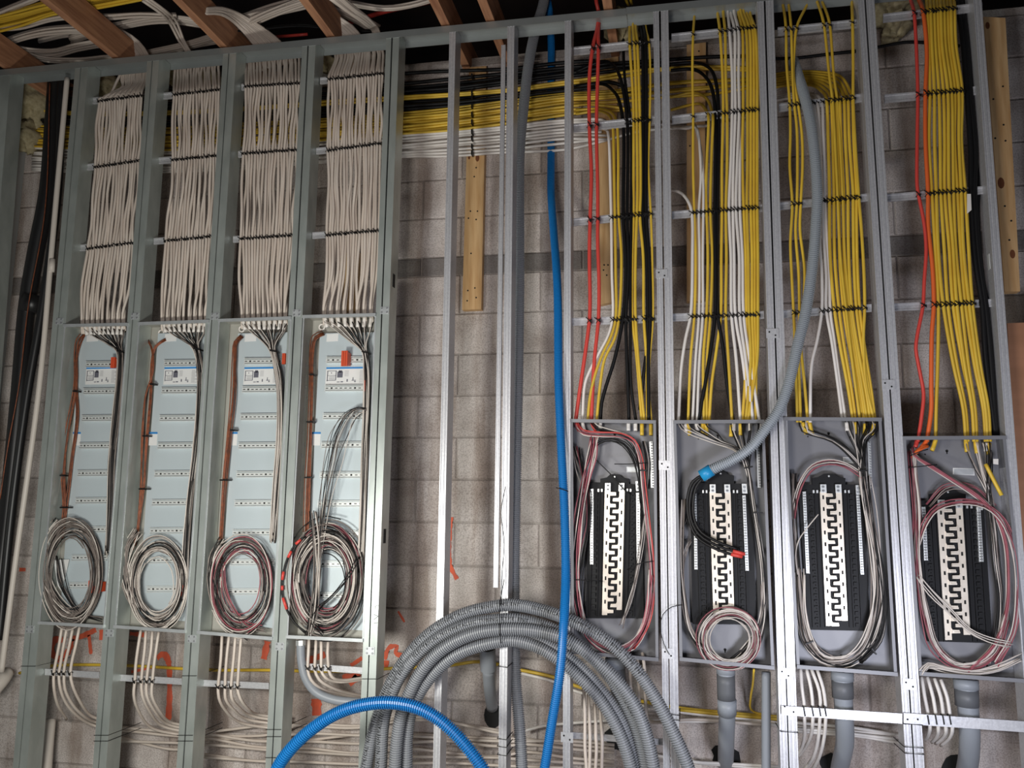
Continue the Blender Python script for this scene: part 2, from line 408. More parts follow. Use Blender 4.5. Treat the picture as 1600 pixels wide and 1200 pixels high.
# top and floor tracks
def track(name, A, B, up, label):
    A = np.array(A); B = np.array(B); s = 1 if up else -1; h = .032; t = .002; d = .096; y0 = -.002
    prof = [(0, y0), (-h, y0), (-h, y0+t), (-t, y0+t), (-t, d-t), (-h, d-t), (-h, d), (0, d)]
    V = []
    for P in (A, B):
        for a, b in prof: V.append((P[0], b, P[2]+s*a))
    n = len(prof); Fc = [(i, i+n, (i+1) % n+n, (i+1) % n) for i in range(n)]+[tuple(range(n)), tuple(range(2*n-1, n-1, -1))]
    o = mk(name, V, Fc, 'galv_track'); return tag(o, label, 'track')
xs = W(978, 20)[0]
track('steel_track', (XL+.02, 0, track_z(XL+.02)), (xs, 0, track_z(xs)), True, 'long steel top track over the left studs, under the joists')
track('steel_track', (xs+.001, 0, track_z(xs)+.004), (XR-.02, 0, track_z(XR)+.004), True, 'steel top track over the right studs and yellow cables')
tag(mk('floor_track', *box_g(XL+.02, XR-.02, -.003, .096, 0, .012), 'galv_plain'), 'steel bottom track on the floor under the studs', 'track')

# back bars between studs (cable supports)
def bx(yl, xl, yr, xr, h=11, Y=.058, name='support_bar', label='', tabs=True):
    xl_, yl_, xr_, yr_ = xl, yl, xr, yr
    root_px = [(xl_, yl_-h/2), (xr_, yr_-h/2), (xr_, yr_+h/2), (xl_, yl_+h/2)]
    A = W(xl_, yl_+h/2, Y)
    o = mk(name, *slab_g(root_px, Y, .008), 'galv_bright')
    tag(o, label, 'bar', 'horizontal support bars')
    e = 2.2
    slabs = [(xl_, yl_-h/2), (xr_, yr_-h/2), (xr_, yr_-h/2+e), (xl_, yl_-h/2+e)]
    mk('bar_lip', *slab_g(slabs, Y-.004, .004), 'galv_bright', o)
    slabs = [(xl_, yl_+h/2-e), (xr_, yr_+h/2-e), (xr_, yr_+h/2), (xl_, yl_+h/2)]
    mk('bar_lip', *slab_g(slabs, Y-.004, .004), 'galv_bright', o)
    return o
BN = ['first', 'second', 'third', 'fourth']
LROW = [[(158, 137, 151, 220), (262, 128, 252, 217), (388, 118, 380, 208)],
        [(150, 254, 141, 338), (251, 248, 244, 336), (377, 240, 370, 329)],
        [(136, 377, 131, 464), (241, 372, 235, 462), (374, 364, 368, 457)],
        [(126, 500, 116, 596), (236, 494, 225, 594), (368, 488, 361, 590)]]
RN = ['top', 'middle', 'lower', 'lowest']
for b, rows_ in enumerate(LROW):
    for r_, (yl, xl, yr, xr) in enumerate(rows_):
        bx(yl, xl, yr, xr, 10, label='%s galvanized bar behind the cream cables in %s cable bay from left' % (RN[r_], BN[b]))
RROW = [[(80, 896, 66, 1024), (200, 896, 187, 1026), (347, 896, 334, 1027), (503, 893, 498, 1027)],
        [(59, 1049, 44, 1187), (187, 1050, 172, 1188), (336, 1050, 325, 1191), (496, 1051, 492, 1194)],
        [(49, 1215, 35, 1350), (168, 1217, 152, 1352), (322, 1218, 308, 1358), (491, 1220, 481, 1362)],
        [(28, 1380, 10, 1535), (154, 1382, 140, 1540), (309, 1386, 296, 1546), (480, 1396, 473, 1556)]]
for b, rows_ in enumerate(RROW):
    for r_, (yl, xl, yr, xr) in enumerate(rows_):
        o = bx(yl, xl, yr, xr, 12 if r_ > 1 else 13, label='%s galvanized bar behind the cables above the %s breaker panel' % (RN[r_], BN[b]))
LB = [(1050, 70, 1055, 155, 'under the first cream bay panel'), (1059, 187, 1065, 284, 'under the second cream bay panel'),
      (1067, 310, 1072, 420, 'under the third cream bay panel'), (1042, 484, 1048, 568, 'under the fourth cream bay panel'),
      (1149, 893, 1160, 1040, 'under the first breaker panel behind the grey coil')]
for yl, xl, yr, xr, w_ in LB:
    bx(yl, xl, yr, xr, 10, label='galvanized bar %s' % w_)
# long front bar at lower right, tied to stud faces
root = mk('front_bar', *slab_g([(1221, 1103), (1410, 1115), (1410, 1131), (1221, 1117)], -.012, .010), 'galv_bright')
tag(root, 'bright galvanized bar across the stud faces below the third breaker panel', 'bar', 'horizontal support bars')
for px_ in (1226, 1240): mk('screw', *disc_g(W(px_, 1104+(px_-1226)*.6, -.012), .0035, -.001, 0), 'slot_black', root)
root = mk('front_bar', *slab_g([(1412, 1114), (1640, 1130), (1640, 1147), (1412, 1131)], -.012, .010), 'galv_bright')
tag(root, 'bright galvanized bar across the stud faces below the fourth breaker panel', 'bar', 'horizontal support bars')
for px_ in (1418, 1434): mk('screw', *disc_g(W(px_, 1124, -.012), .0035, -.001, 0), 'slot_black', root)

# ------------------------------------------------------------------ wooden boards on the block wall
def board(px, Y, label, nails=(), knots=(), d=.038):
    o = slab('wood_board', px, Y, d, 'pine'); tag(o, label, 'board')
    for x, y in nails: mk('nail_hole', *disc_g(W(x, y, Y), .004, -.0008, 0), 'slot_black', o)
    for x, y, r in knots:
        c = W(x, y, Y); a = np.arange(12)*math.pi/6
        mk('knot', *prism_g([(c[0]+r*.7*math.cos(t), c[2]+r*1.3*math.sin(t)) for t in a], Y-.0008, Y), 'pine_knot', o)
    return o
board([(733, 105), (760, 103), (752, 483), (722, 484)], YW-.042, 'long knotty pine board on the block wall left of the blue conduit',
      [(735, 330), (746, 330), (732, 341), (744, 343), (736, 396), (742, 450), (731, 454), (744, 465), (730, 470), (741, 276), (744, 262)], [(746, 247, .014), (733, 246, .008)])
board([(929, 95), (966, 88), (956, 472), (938, 476)], YW-.042, 'pine board on the block wall behind the two red cables', [(944, 414), (950, 414), (943, 422), (948, 430)])
board([(1073, 70), (1103, 66), (1100, 470), (1073, 471)], YW-.042, 'pale pine board on the wall at left of second breaker bay', [(1092, 80), (1078, 228)])
board([(1537, 26), (1571, 28), (1594, 455), (1570, 456)], YW-.30, 'pine board right of the last stud, above the orange plywood',
      [(1567, 135), (1552, 155), (1568, 195), (1555, 216), (1571, 220), (1570, 322), (1580, 345), (1577, 375)], [(1564, 286, .018), (1582, 397, .014), (1543, 40, .012)], .038)
board([(538, 395), (562, 395), (556, 486), (534, 486)], YW-.042, 'dark pine board half hidden behind the fourth cream cable row', [])
o = slab('plywood_sheet', [(1574, 505), (1720, 500), (1740, 905), (1594, 905)], YW-.30, .018, 'plywood'); tag(o, 'orange-brown plywood sheet at the right edge of the photo', 'plywood')

# insulation clumps
def clump(name, px, py, rx, rz, Y, label, seed):
    rs = np.random.RandomState(seed); c = W(px, py, Y); V = []; nu, nv = 26, 16
    for j in range(nv+1):
        ph = math.pi*j/nv
        for i in range(nu):
            th = 2*math.pi*i/nu; k = 1+.16*math.sin(3*th+seed)+.14*math.sin(5*ph+2*th)+rs.uniform(-.13, .13)
            V.append((c[0]+rx*k*math.sin(ph)*math.cos(th), c[1]+.13*k*math.sin(ph)*math.sin(th), c[2]+rz*k*math.cos(ph)))
    Fc = [(j*nu+i, j*nu+(i+1) % nu, (j+1)*nu+(i+1) % nu, (j+1)*nu+i) for j in range(nv) for i in range(nu)]
    tag(mk(name, V, Fc, 'insulation', smooth=True), label, 'insulation')
clump('insulation_clump', 52, 160, .07, .12, .32, 'tall tan insulation clump left of the black pipe at the top', 1)
clump('insulation_clump', 45, 215, .05, .08, .32, 'small tan insulation clump by the black pipe below the tall one', 2)
clump('insulation_clump', 168, 138, .09, .055, .32, 'tan insulation clump at the top of the first cream bay', 3)
clump('insulation_clump', 275, 122, .05, .035, .32, 'tan insulation clump at upper left of the second cream bay', 4)
clump('insulation_clump', 325, 118, .05, .045, .32, 'tan insulation clump at upper right of the second cream bay', 9)
clump('insulation_clump', 512, 98, .05, .035, .32, 'tan insulation clump at the top of the fourth cream bay', 5)
clump('insulation_clump', 972, 45, .07, .045, .32, 'pale yellowish insulation clump above the first breaker bay', 6)
clump('insulation_clump', 1402, 12, .10, .05, .32, 'pale insulation clump at the top of the fourth breaker bay', 7)
clump('insulation_clump', 1400, 45, .05, .03, .32, 'smaller pale insulation clump under the bar in the fourth breaker bay', 8)

# ------------------------------------------------------------------ pipes left
tag(tube('black_pipe', [(88, 112, .24), (82, 200, .24), (74, 300, .24), (55, 400, .24), (42, 480, .24), (30, 620, .24), (12, 800, .24), (-12, 1000, .24)], .040, 'pipe_black', sides=16), 'thick black pipe running down the left edge', 'pipe')
o = tube('black_pipe', [(97, 112, .17), (90, 300, .17), (66, 480, .17), (42, 620, .17), (18, 800, .17), (-2, 1000, .17)], .020, 'pipe_black', sides=14); tag(o, 'slimmer black pipe between thick black pipe and white pipe', 'pipe')
mk('pipe_coupling', *tube_g([W(52, 462, .24), W(47, 488, .24)], .052, 16), 'pipe_black', o, True)
tag(tube('orange_wire', [(78, 130, .16), (70, 330, .16), (44, 480, .16), (30, 600, .16), (12, 700, .16), (0, 780, .16)], .0028, 'copper'), 'thin copper-brown wire along the black pipe', 'wire')
o = tube('white_pipe', [(105, 122, .06), (88, 310, .06), (80, 400, .06), (62, 600, .06), (24, 880, .06), (2, 1050, .06)], .0125, 'pvc_white', sides=14); tag(o, 'thin white plastic pipe left of the first doubled stud', 'pipe')
mk('pipe_coupling', *tube_g([W(82, 405, .06), W(80, 425, .06)], .0145, 14), 'pvc_white', o, True)
tag(tube('white_pipe', [(78, 1125, .30), (74, 1170, .26), (70, 1230, .20)], .026, 'pvc_white', sides=14), 'short pale pipe rising at the bottom left by first doubled stud', 'pipe')
tag(tube('white_pipe', [(12, 1050, .26), (5, 1062, .22), (-10, 1080, .18)], .03, 'pvc_white', sides=14), 'pale pipe elbow at the lower left edge', 'pipe')

# ------------------------------------------------------------------ cables
CAT = {'cream': 'cream', 'white': 'white', 'yellow': 'yellow', 'black': 'black', 'red': 'red', 'orange': 'orange'}
tie_mesh = None
def make_tie_mesh(r):
    a = np.arange(10)*2*math.pi/10; mb = MB()
    P = [np.array([1.3*r*math.cos(t), 1.3*r*math.sin(t), .55*r*math.cos(t)*1.6]) for t in a]
    mb.add(*tube_g(P, .0016, 4, closed=True))
    mb.add(*tube_g([(-1.5*r, -1.1*r, 1.9*r), (-.3*r, -1.6*r, .5*r), (1.2*r, -1.2*r, -1.3*r)], .0021, 5)); mb.add(*box_g(.3*r, 1.2*r, -1.7*r-.001, -.9*r, -.9*r, .2*r)); V = np.vstack(mb.v)
    me = bpy.data.meshes.new('cable_tie'); me.from_pydata(V.tolist(), [], mb.f); me.materials.append(MAT['wire_black']); return me
TIES = {}
def add_tie(cable, p, r):
    k = round(r, 4)
    if k not in TIES: TIES[k] = make_tie_mesh(r)
    o = bpy.data.objects.new('cable_tie', TIES[k]); COL.objects.link(o); o.parent = cable
    o.location = np.array(p)-world_loc(cable); o.rotation_euler = (0, random.uniform(-.25, .25), random.uniform(-.3, .3))
def cable(pts, r, mat, label, group, ties=(), Y=.042, name='cable', cat='cable', sides=6, step=.03):
    P = [W(p[0], p[1], p[2] if len(p) > 2 else Y) for p in pts]
    o = mk(name, *tube_g(spline(P, step), r, sides), mat, None, smooth=True); tag(o, label, cat, group)
    for y in ties:
        for a, b in zip(pts, pts[1:]):
            if (a[1]-y)*(b[1]-y) <= 0 and a[1] != b[1]:
                t = (y-a[1])/(b[1]-a[1]); ya = a[2] if len(a) > 2 else Y; yb = b[2] if len(b) > 2 else Y
                add_tie(o, W(a[0]+(b[0]-a[0])*t, y, ya+(yb-ya)*t), r); break
    return o

# cream columns: (x0,x1,y0,y1) of each row from the top
COLS = [
 dict(n=17, top=(188, 228, 132, 120), rows=[(155, 221, 159, 150), (149, 216, 262, 252), (137, 207, 389, 380)], mid=(129, 200, 450), bot=(129, 193, 508, 503)),
 dict(n=17, top=(273, 341, 117, 108), rows=[(272, 342, 149, 141), (270, 338, 251, 244), (259, 331, 377, 370)], mid=(256, 327, 445), bot=(254, 322, 503, 498)),
 dict(n=19, top=(384, 467, 100, 92), rows=[(384, 467, 136, 131), (380, 463, 241, 235), (376, 458, 374, 368)], mid=(376, 452, 440), bot=(379, 446, 500, 494)),
 dict(n=20, top=(524, 598, 88, 80), rows=[(514, 597, 125, 116), (512, 594, 236, 225), (511, 591, 368, 361)], mid=(509, 588, 430), bot=(507, 580, 494, 490))]
for b, c in enumerate(COLS):
    n = c['n']; nb = 9 if b < 3 else 8
    for i in range(n):
        t = i/(n-1); d = (i % 2)*.012; Yc = .036+d
        def at(row, t=t):
            return (row[0]+(row[1]-row[0])*t, row[2]+(row[3]-row[2])*t)
        j = lambda s=1.6: random.uniform(-s, s)
        tx, ty = at(c['top']); pts = [(tx+4+j(), ty-22, .14), (tx+j(1), ty-6, .128), (tx+j(), ty+5, .11)]
        prev = None
        if b == 0 and i == 0: pts = [(190, 112, .12), (182, 128, .10), (170, 150, .06)]
        for r_ in c['rows']:
            x, y = at(r_)
            if prev:
                pts.append(((prev[0]*.65+x*.35)+j(2.6), prev[1]*.65+y*.35, Yc+random.uniform(-.008, .008)))
                pts.append(((prev[0]*.3+x*.7)+j(2.4), prev[1]*.3+y*.7, Yc+random.uniform(-.008, .008)))
            pts += [(x+j(.4), y-4, Yc), (x+j(.4), y+4, Yc)]; prev = (x, y)
        mx = c['mid']; pts.append((mx[0]+(mx[1]-mx[0])*t+j(2.5), mx[2]+j(3), Yc))
        k = min(nb-1, int(t*nb)); bt_ = c['bot']; tb = k/(nb-1) if nb > 1 else 0
        xb = bt_[0]+(bt_[1]-bt_[0])*tb+((i % 2)*2.4-1.2); yb = bt_[2]+(bt_[3]-bt_[2])*tb
        pts += [(xb, yb-14, Yc), (xb, yb+2, .05), (xb+1, yb+14, .055)]
        o = cable(pts, .0067, 'cream', 'cream sheathed cable, %s from the left in the %s cream cable bay' % (ORD[i], BN[b]),
              'cream cables in the %s bay' % BN[b], ties=[at(r_)[1] for r_ in c['rows']])

# ------------------------------------------------------------------ wires inside the panels
WMAT = {'pale': 'wire_white', 'brown-grey': 'wire_grey', 'black': 'wire_black', 'dusky pink': 'pink', 'bare copper': 'copper', 'red': 'red', 'yellow': 'yellow'}
TANGLE = {}
def put_wire(P, r, sides, col, where, keep):
    if keep: return mk('wire', *tube_g(P, r, sides), WMAT[col], None, smooth=True)
    TANGLE.setdefault(where, []).append((tube_g(P, r, sides), WMAT[col]))
def wires(pts, n, spread, colors, where, Y=.03, yj=.012, r=.0024, jit=1.0, end=12, step=.03, sides=5, keep=None):
    """n separate wires that follow one path; spread = half width in px (one number or one per point)"""
    sp = spread if isinstance(spread, (list, tuple)) else [spread]*len(pts)
    for i in range(n):
        u = random.uniform(-1, 1) if n > 2 else (-.6, .6)[i % 2]; col = random.choice(colors); yy = random.uniform(-yj, yj)
        P = []
        for k, p in enumerate(pts):
            q = pts[min(k+1, len(pts)-1)]; q0 = pts[max(k-1, 0)]
            tx, ty = q[0]-q0[0], q[1]-q0[1]; l = math.hypot(tx, ty) or 1
            o_ = u*sp[k]*(1+.25*math.sin(k*1.3+i))
            x = p[0]-ty/l*o_+random.uniform(-jit, jit); y = p[1]+tx/l*o_+random.uniform(-jit, jit)
            P.append((x, y, (p[2] if len(p) > 2 else Y)+yy))
        if end:
            k = random.uniform(0, end); tx, ty = P[-1][0]-P[-2][0], P[-1][1]-P[-2][1]; l = math.hypot(tx, ty) or 1
            P[-1] = (P[-1][0]+tx/l*k, P[-1][1]+ty/l*k, P[-1][2])
        o = put_wire(spline([W(*p) for p in P], step), r, sides, col, where, keep if keep is not None else i < max(2, n*.45))
        if o: tag(o, ('%s wire %s' % (col, where)).replace('bare copper wire', 'bare copper wire'), 'wire', 'wires '+where)
def ring(cx, cy, rx, ry, n, colors, where, Y=.02, yj=.02, dr=.16, rot=0, r=.0024, a0=0, a1=360, sides=5):
    for i in range(n):
        k = 1+random.uniform(-dr, .05); col = random.choice(colors); st_ = random.uniform(0, 360) if a1-a0 >= 360 else a0+random.uniform(-12, 12)
        span = random.uniform(300, 420) if a1-a0 >= 360 else a1-a0+random.uniform(-12, 12); P = []; m = int(span/24)
        ox, oy = random.uniform(-3, 3), random.uniform(-4, 4); yy = random.uniform(-yj, yj); kr = 0
        for q in range(m+1):
            a = math.radians(st_+span*q/m); kr += random.uniform(-.03, .03); kk = k+kr
            x, y = rx*kk*math.cos(a), ry*kk*math.sin(a)
            P.append(W(cx+ox+x*math.cos(rot)-y*math.sin(rot), cy+oy+x*math.sin(rot)+y*math.cos(rot), Y+yy))
        o = put_wire(spline(P, .03), r, sides, col, where, i < n*.42)
        if o: tag(o, '%s wire %s' % (col, where), 'wire', 'wires '+where)
def small_tie(px, py, w, label, Y=.01, ang=0, h=2.2, cat='cable tie'):
    c, s = math.cos(ang), math.sin(ang); q = [(-w/2, -h/2), (w/2, -h/2), (w/2, h/2), (-w/2, h/2)]
    o = slab('cable_tie', [(px+a*c-b*s, py+a*s+b*c) for a, b in q], Y, .03, 'wire_black'); tag(o, label, cat)

# ------------------------------------------------------------------ four tall grey panels (left)
def lerp(a, b, t): return a+(b-a)*t
PAN = [
 dict(q=[(101, 507), (201, 505), (163, 981), (61, 975)], rails=[(569, 134, 186), (611, 130, 180), (653, 128, 175), (696, 124, 172), (739, 121, 171), (782, 118, 170), (827, 115, 169), (871, 112, 167), (914, 108, 160)]),
 dict(q=[(217, 504), (328, 500), (290, 989), (179, 981)], rails=[(567, 256, 312), (610, 252, 306), (653, 249, 309), (696, 246, 306), (740, 241, 300), (785, 237, 295), (829, 234, 292), (875, 231, 290), (920, 229, 290)]),
 dict(q=[(342, 499), (456, 495), (427, 1000), (309, 990)], rails=[(564, 381, 440), (608, 378, 437), (651, 375, 434), (696, 372, 433), (741, 369, 433), (786, 366, 431), (832, 363, 429), (878, 360, 428), (924, 356, 427)]),
 dict(q=[(474, 493), (588, 490), (568, 1003), (448, 997)], rails=[(562, 509, 577), (606, 507, 573), (650, 504, 572), (695, 501, 570), (742, 499, 568), (787, 496, 567), (834, 494, 566), (881, 492, 565), (930, 490, 564)])]
POS = ['leftmost', 'second from left', 'third from left', 'fourth from left']
def wallslab(mb, A, B, y0, y1, t):
    """thin wall between two world points (in XZ) with thickness t to the inside (t vector)"""
    mb.add(*prism_g([(A[0], A[2]), (B[0], B[2]), (B[0]+t[0], B[2]+t[1]), (A[0]+t[0], A[2]+t[1])], y0, y1))
def enclosure(root, q, depth, mat_in, mat_edge, edge, bars=True):
    TL, TR, BR, BL = [W(x, y, 0) for x, y in q]
    t = .0018
    mk('back_plate', *prism_g([TL, TR, BR, BL], depth, depth+.002), mat_in, root)
    for nm, A, B, tv in (('side_wall', TL, BL, (t, 0)), ('side_wall', TR, BR, (-t, 0)), ('top_wall', TL, TR, (0, -t)), ('bottom_wall', BL, BR, (0, t))):
        m = MB(); wallslab(m, A, B, 0.001, depth, tv); m.build(nm, mat_in, root)
    for nm, A, B, tv in (('side_flange', TR, BR, (-edge, 0)), ('side_flange', TL, BL, (edge, 0))):
        m = MB(); wallslab(m, A, B, -.002, 0.001, tv); m.build(nm, mat_edge, root)
    e2 = .0135
    for nm, A, B, tv in (('top_flange', TL, TR, (0, -e2)), ('bottom_flange', BL, BR, (0, e2))):
        m = MB(); wallslab(m, A, B, -.010, 0.001, tv); m.build(nm, mat_edge, root)
    return TL, TR, BR, BL
for b, p in enumerate(PAN):
    q = p['q']; base = W(*q[3]); base[1] = 0
    root = empty('wiring_panel', base, 'tall grey-white wiring panel with horizontal slotted rails, %s of four' % POS[b], 'panel', 'tall wiring panels')
    TL, TR, BR, BL = enclosure(root, q, .10, 'panel_beige', 'galv_plain', .006)
    # round knockouts on the left inner wall
    m = MB()
    for k in range(26):
        s = .06+k*(TL[2]-BL[2]-.12)/25; X = BL[0]+(TL[0]-BL[0])*(s/(TL[2]-BL[2]))+.0020; c = np.array([X, .055+.02*(k % 2), BL[2]+s])
        P = [c+np.array([0, .009*math.cos(a), .009*math.sin(a)]) for a in np.arange(10)*2*math.pi/10]; m.add(*tube_g(P, .0007, 3, closed=True))
    o = m.build('knockout_ring', 'steel_dark', root); o['kind'] = 'stuff'
    rl = p['rails']; YP = .078
    px = [(rl[0][1]-9, 521), (rl[0][2]+9, 519), (rl[-1][2]+4, q[2][1]-18), (rl[-1][1]-14, q[3][1]-16)]
    mp = slab('mounting_plate', px, YP, .008, 'panel_cool', root); mp['label'] = 'pale blue-grey mounting plate'
    for (yy, xa, xb) in rl:
        sl = (q[1][1]-q[0][1])/(q[1][0]-q[0][0])*.5; h = 4.6
        A, B = W(xa, yy+.5, YP-.012), W(xb, yy, YP-.012); hh = .0125
        r_ = mk('slotted_rail', *prism_g([(A[0], A[2]+hh*.62), (B[0], B[2]+hh*.62), (B[0], B[2]-hh*.62), (A[0], A[2]-hh*.62)], YP-.010, YP), 'rail', root)
        m = MB()
        for s_ in (1, -1):
            z0, z1 = sorted((s_*hh*.9, s_*hh*1.12)); m.add(*prism_g([(A[0], A[2]+z0), (B[0], B[2]+z0), (B[0], B[2]+z1), (A[0], A[2]+z1)], YP-.016, YP))
        m.build('rail_lip', 'rail', r_)
        m = MB(); ns = 9
        for k in range(ns):
            t = (k+.5)/ns; c = A+(B-A)*t; w_ = .0055 if k not in (1, 6) else .0042; hz = .0016 if k not in (1, 6) else .0036
            m.add(*box_g(c[0]-w_, c[0]+w_, YP-.0112, YP-.0098, c[2]-hz, c[2]+hz))
        m.build('rail_slots', 'slot_black', r_)
    # printed sheet
    yy, xa, xb = rl[0]; Ys = YP-.001
    xa2, xb2 = xa+1, xb-1; P4 = [(xa2, 574), (xb2, 573), (xb2-2, 600), (xa2-2, 601)]
    sh = slab('instruction_sheet', P4, Ys, .0008, 'paper', root); sh['label'] = 'white printed instruction sheet with a blue heading'
    def sp(u, v): return (xa2+(xb2-xa2)*u-2*v, 574-u+27*v)
    def rect(m, u0, u1, v0, v1, d=.0005): m.add(*slab_g([sp(u0, v0), sp(u1, v0), sp(u1, v1), sp(u0, v1)], Ys-d, d))
    m = MB(); rect(m, 0, 1, 0, .10); m.build('print', 'ink_blue', sh)
    m = MB()
    for (a, b_, c_, d_) in ((.03, .24, .2, .23), (.03, .24, .47, .49), (.03, .05, .2, .8), (.23, .25, .2, .75), (.03, .24, .74, .77), (.12, .14, .3, .36), (.27, .4, .25, .6), (.3, .38, .18, .3),
                            (.5, .53, .7, .85), (.62, .72, .75, .79), (.64, .66, .6, .75), (.68, .72, .82, .88), (.36, .42, .82, .88), (.27, .34, .84, .88)): rect(m, a, b_, c_, d_)
    for k in range(11): rect(m, .80, .97 if k % 3 else .9, .2+k*.068, .2+k*.068+.014)
    for k in range(5): rect(m, .44, .54, .22+k*.07, .22+k*.07+.012)
    for k in range(4): rect(m, .08, .22, .54+k*.05, .54+k*.05+.012)
    m.build('print', 'ink', sh)
    # second small sheet at top and the small blue-headed sticker
    slab('paper_label', [(xa+2, 522), (xa+20, 521), (xa+19, 533), (xa+1, 534)], Ys, .0008, 'paper', root)
    r3 = rl[3][1]; sx = {0: (114, 126), 1: (229, 246), 2: (361, 371), 3: (487, 501)}[b]
    Yb = .099
    sk = slab('sticker', [(sx[0], 675), (sx[1], 675), (sx[1]-1, 696), (sx[0]-1, 696)], YP-.001, .0008, 'paper', root)
    m = MB(); m.add(*slab_g([(sx[0], 675), (sx[1], 675), (sx[1], 678), (sx[0], 678)], YP-.0018, .0008)); m.build('print', 'ink_blue', sk)
# terminal blocks on the rails
for x0, x1, y0, y1, lab in ((176, 184, 559, 576, 'orange terminal block on the top rail of the leftmost tall panel'), (141, 161, 907, 926, 'wide orange terminal block on the lowest rail of the leftmost tall panel'),
                            (286, 291, 914, 931, 'orange terminal block on the lowest rail of the second tall panel'), (443, 449, 553, 570, 'orange terminal block on the top rail of the third tall panel'),
                            (432, 438, 732, 750, 'orange terminal block halfway down the third tall panel'), (535, 546, 549, 573, 'orange terminal block on the top rail of the fourth tall panel'),
                            (569, 574, 595, 612, 'orange terminal block beside the sheet of the fourth tall panel')):
    A, B = W(x0, y1, .045), W(x1, y0, .045); root = empty('terminal_block', (A[0], .06, A[2]), lab, 'terminal block')
    mk('block_body', *box_g(A[0], B[0], .035, .066, A[2]+.006, B[2]-.006), 'terminal', root)
    w = B[0]-A[0]; k = max(2, int(w/.009))
    for i in range(k):
        a = A[0]+w*i/k+.0008; b_ = A[0]+w*(i+1)/k-.0008
        mk('terminal_fin', *box_g(a, b_, .026, .035, A[2], B[2]), 'terminal', root)
# stripped cable ends + fan wires, per panel
mixL = ['pale', 'pale', 'brown-grey', 'black', 'pale', 'black']
FAN = [dict(cx=(133, 192), y=512, neck=(187, 549), run=[(188, 575), (181, 650), (174, 720), (173, 790), (170, 850)], nb=9, w=5),
       dict(cx=(256, 320), y=508, neck=(307, 545), run=[(313, 580), (312, 640), (306, 710), (297, 780), (292, 850), (290, 905)], nb=9, w=6),
       dict(cx=(380, 446), y=504, neck=(426, 548), run=[(434, 580), (438, 620), (437, 690), (432, 760), (428, 830)], nb=9, w=5),
       dict(cx=(508, 580), y=500, neck=(570, 550), run=[(573, 580), (573, 640), (570, 720), (567, 800), (564, 880)], nb=8, w=5)]
for b, f in enumerate(FAN):
    wh = 'dropping down the right side of the %s tall panel' % POS[b]
    for k in range(f['nb']):
        x = lerp(f['cx'][0], f['cx'][1], k/(f['nb']-1)); x0 = x
        for c in range(4 if k % 2 else 3):
            col = [['pale'], ['black'], ['brown-grey'], ['black']][c % 4]
            nx, ny = f['neck']; dx = (k-f['nb']/2)*1.15+c*.8-.8
            wires([(x+c*1.5-1.5, f['y']+2, .05), (lerp(x, nx, .22)+c, f['y']+13, .045), (lerp(x, nx, .68), f['y']+.68*(ny-f['y'])+1, .035), (nx+dx*.9, ny, .03)] + [(a+dx*.9, y_, .032) for a, y_ in f['run']],
                  1, .1, col, wh, jit=1.2, yj=.008, end=20, r=.0024, keep=c == k % 3)
    nx, ny = f['neck']; small_tie(nx, ny, 10, 'black cable tie gathering the wires near the top of the %s tall panel' % POS[b], .012, .2)
COP = [[[(131, 520, .07), (122, 530), (118, 550), (117, 600), (104, 680), (98, 740), (100, 790), (99, 815)], [(131, 522, .07), (124, 535), (119, 560), (119, 600), (121, 650), (112, 720), (104, 780), (97, 830)]],
       [[(258, 530, .07), (244, 540), (238, 560), (235, 620), (229, 690), (224, 760), (216, 820), (210, 850)], [(230, 532, .08), (236, 548), (238, 580), (226, 620), (220, 700), (219, 760), (214, 830)]],
       [[(378, 525, .07), (368, 535), (366, 560), (364, 620), (358, 680), (351, 750), (346, 830), (344, 870)]],
       [[(505, 520, .07), (492, 527), (487, 545), (486, 600), (484, 680), (480, 760), (478, 830)]]]
for b, cs in enumerate(COP):
    for c in cs:
        wires(c, 5 if len(cs) > 1 else 8, 2.6 if len(cs) > 1 else 3.4, ['bare copper'], 'strung down the left gutter of the %s tall panel' % POS[b], Y=.055, yj=.006, r=.0026, jit=.8)
for x, y, w_, b, h_ in ((117, 611, 7, 0, 'upper'), (97, 743, 8, 0, 'middle'), (100, 793, 14, 0, 'lower'), (237, 600, 7, 1, 'upper'), (227, 681, 9, 1, 'middle'), (223, 764, 13, 1, 'lower'),
                        (363, 672, 8, 2, 'upper'), (350, 750, 14, 2, 'lower'), (487, 585, 8, 3, 'upper'), (484, 659, 11, 3, 'middle'), (480, 746, 10, 3, 'lower')):
    small_tie(x, y, w_, '%s black cable tie on the copper wires of the %s tall panel' % (h_, POS[b]), .035)
mixC = ['pale', 'brown-grey', 'brown-grey', 'black', 'pale', 'dusky pink']
RINGS = [(111, 897, 46, 84, 28, ['brown-grey', 'brown-grey', 'black', 'pale'], 0), (247, 911, 43, 68, 26, ['brown-grey', 'pale', 'black', 'brown-grey', 'pale'], 1),
         (377, 914, 47, 75, 22, mixC, 2), (509, 905, 58, 90, 64, ['pale', 'pale', 'dusky pink', 'brown-grey', 'black', 'brown-grey', 'black'], 3)]
for cx, cy, rx, ry, n, cols, b in RINGS:
    ring(cx, cy, rx, ry, n, cols, 'in the coil at the foot of the %s tall panel' % POS[b], Y=.018, yj=.022, dr=.34 if b != 3 else .42, rot=.03)
for b, (x0, y0) in enumerate(((76, 815), (200, 830), (333, 843))):
    wires([(x0+14, y0, .03), (x0, y0+22, .02), (x0-6, y0+60, .015), (x0+2, y0+100, .02), (x0+24, y0+135, .03), (x0+45, y0+148, .04)], 12, 7, ['pale', 'brown-grey', 'black', 'brown-grey'],
          'hanging down the left of the coil in the %s tall panel' % POS[b], jit=3, yj=.015)
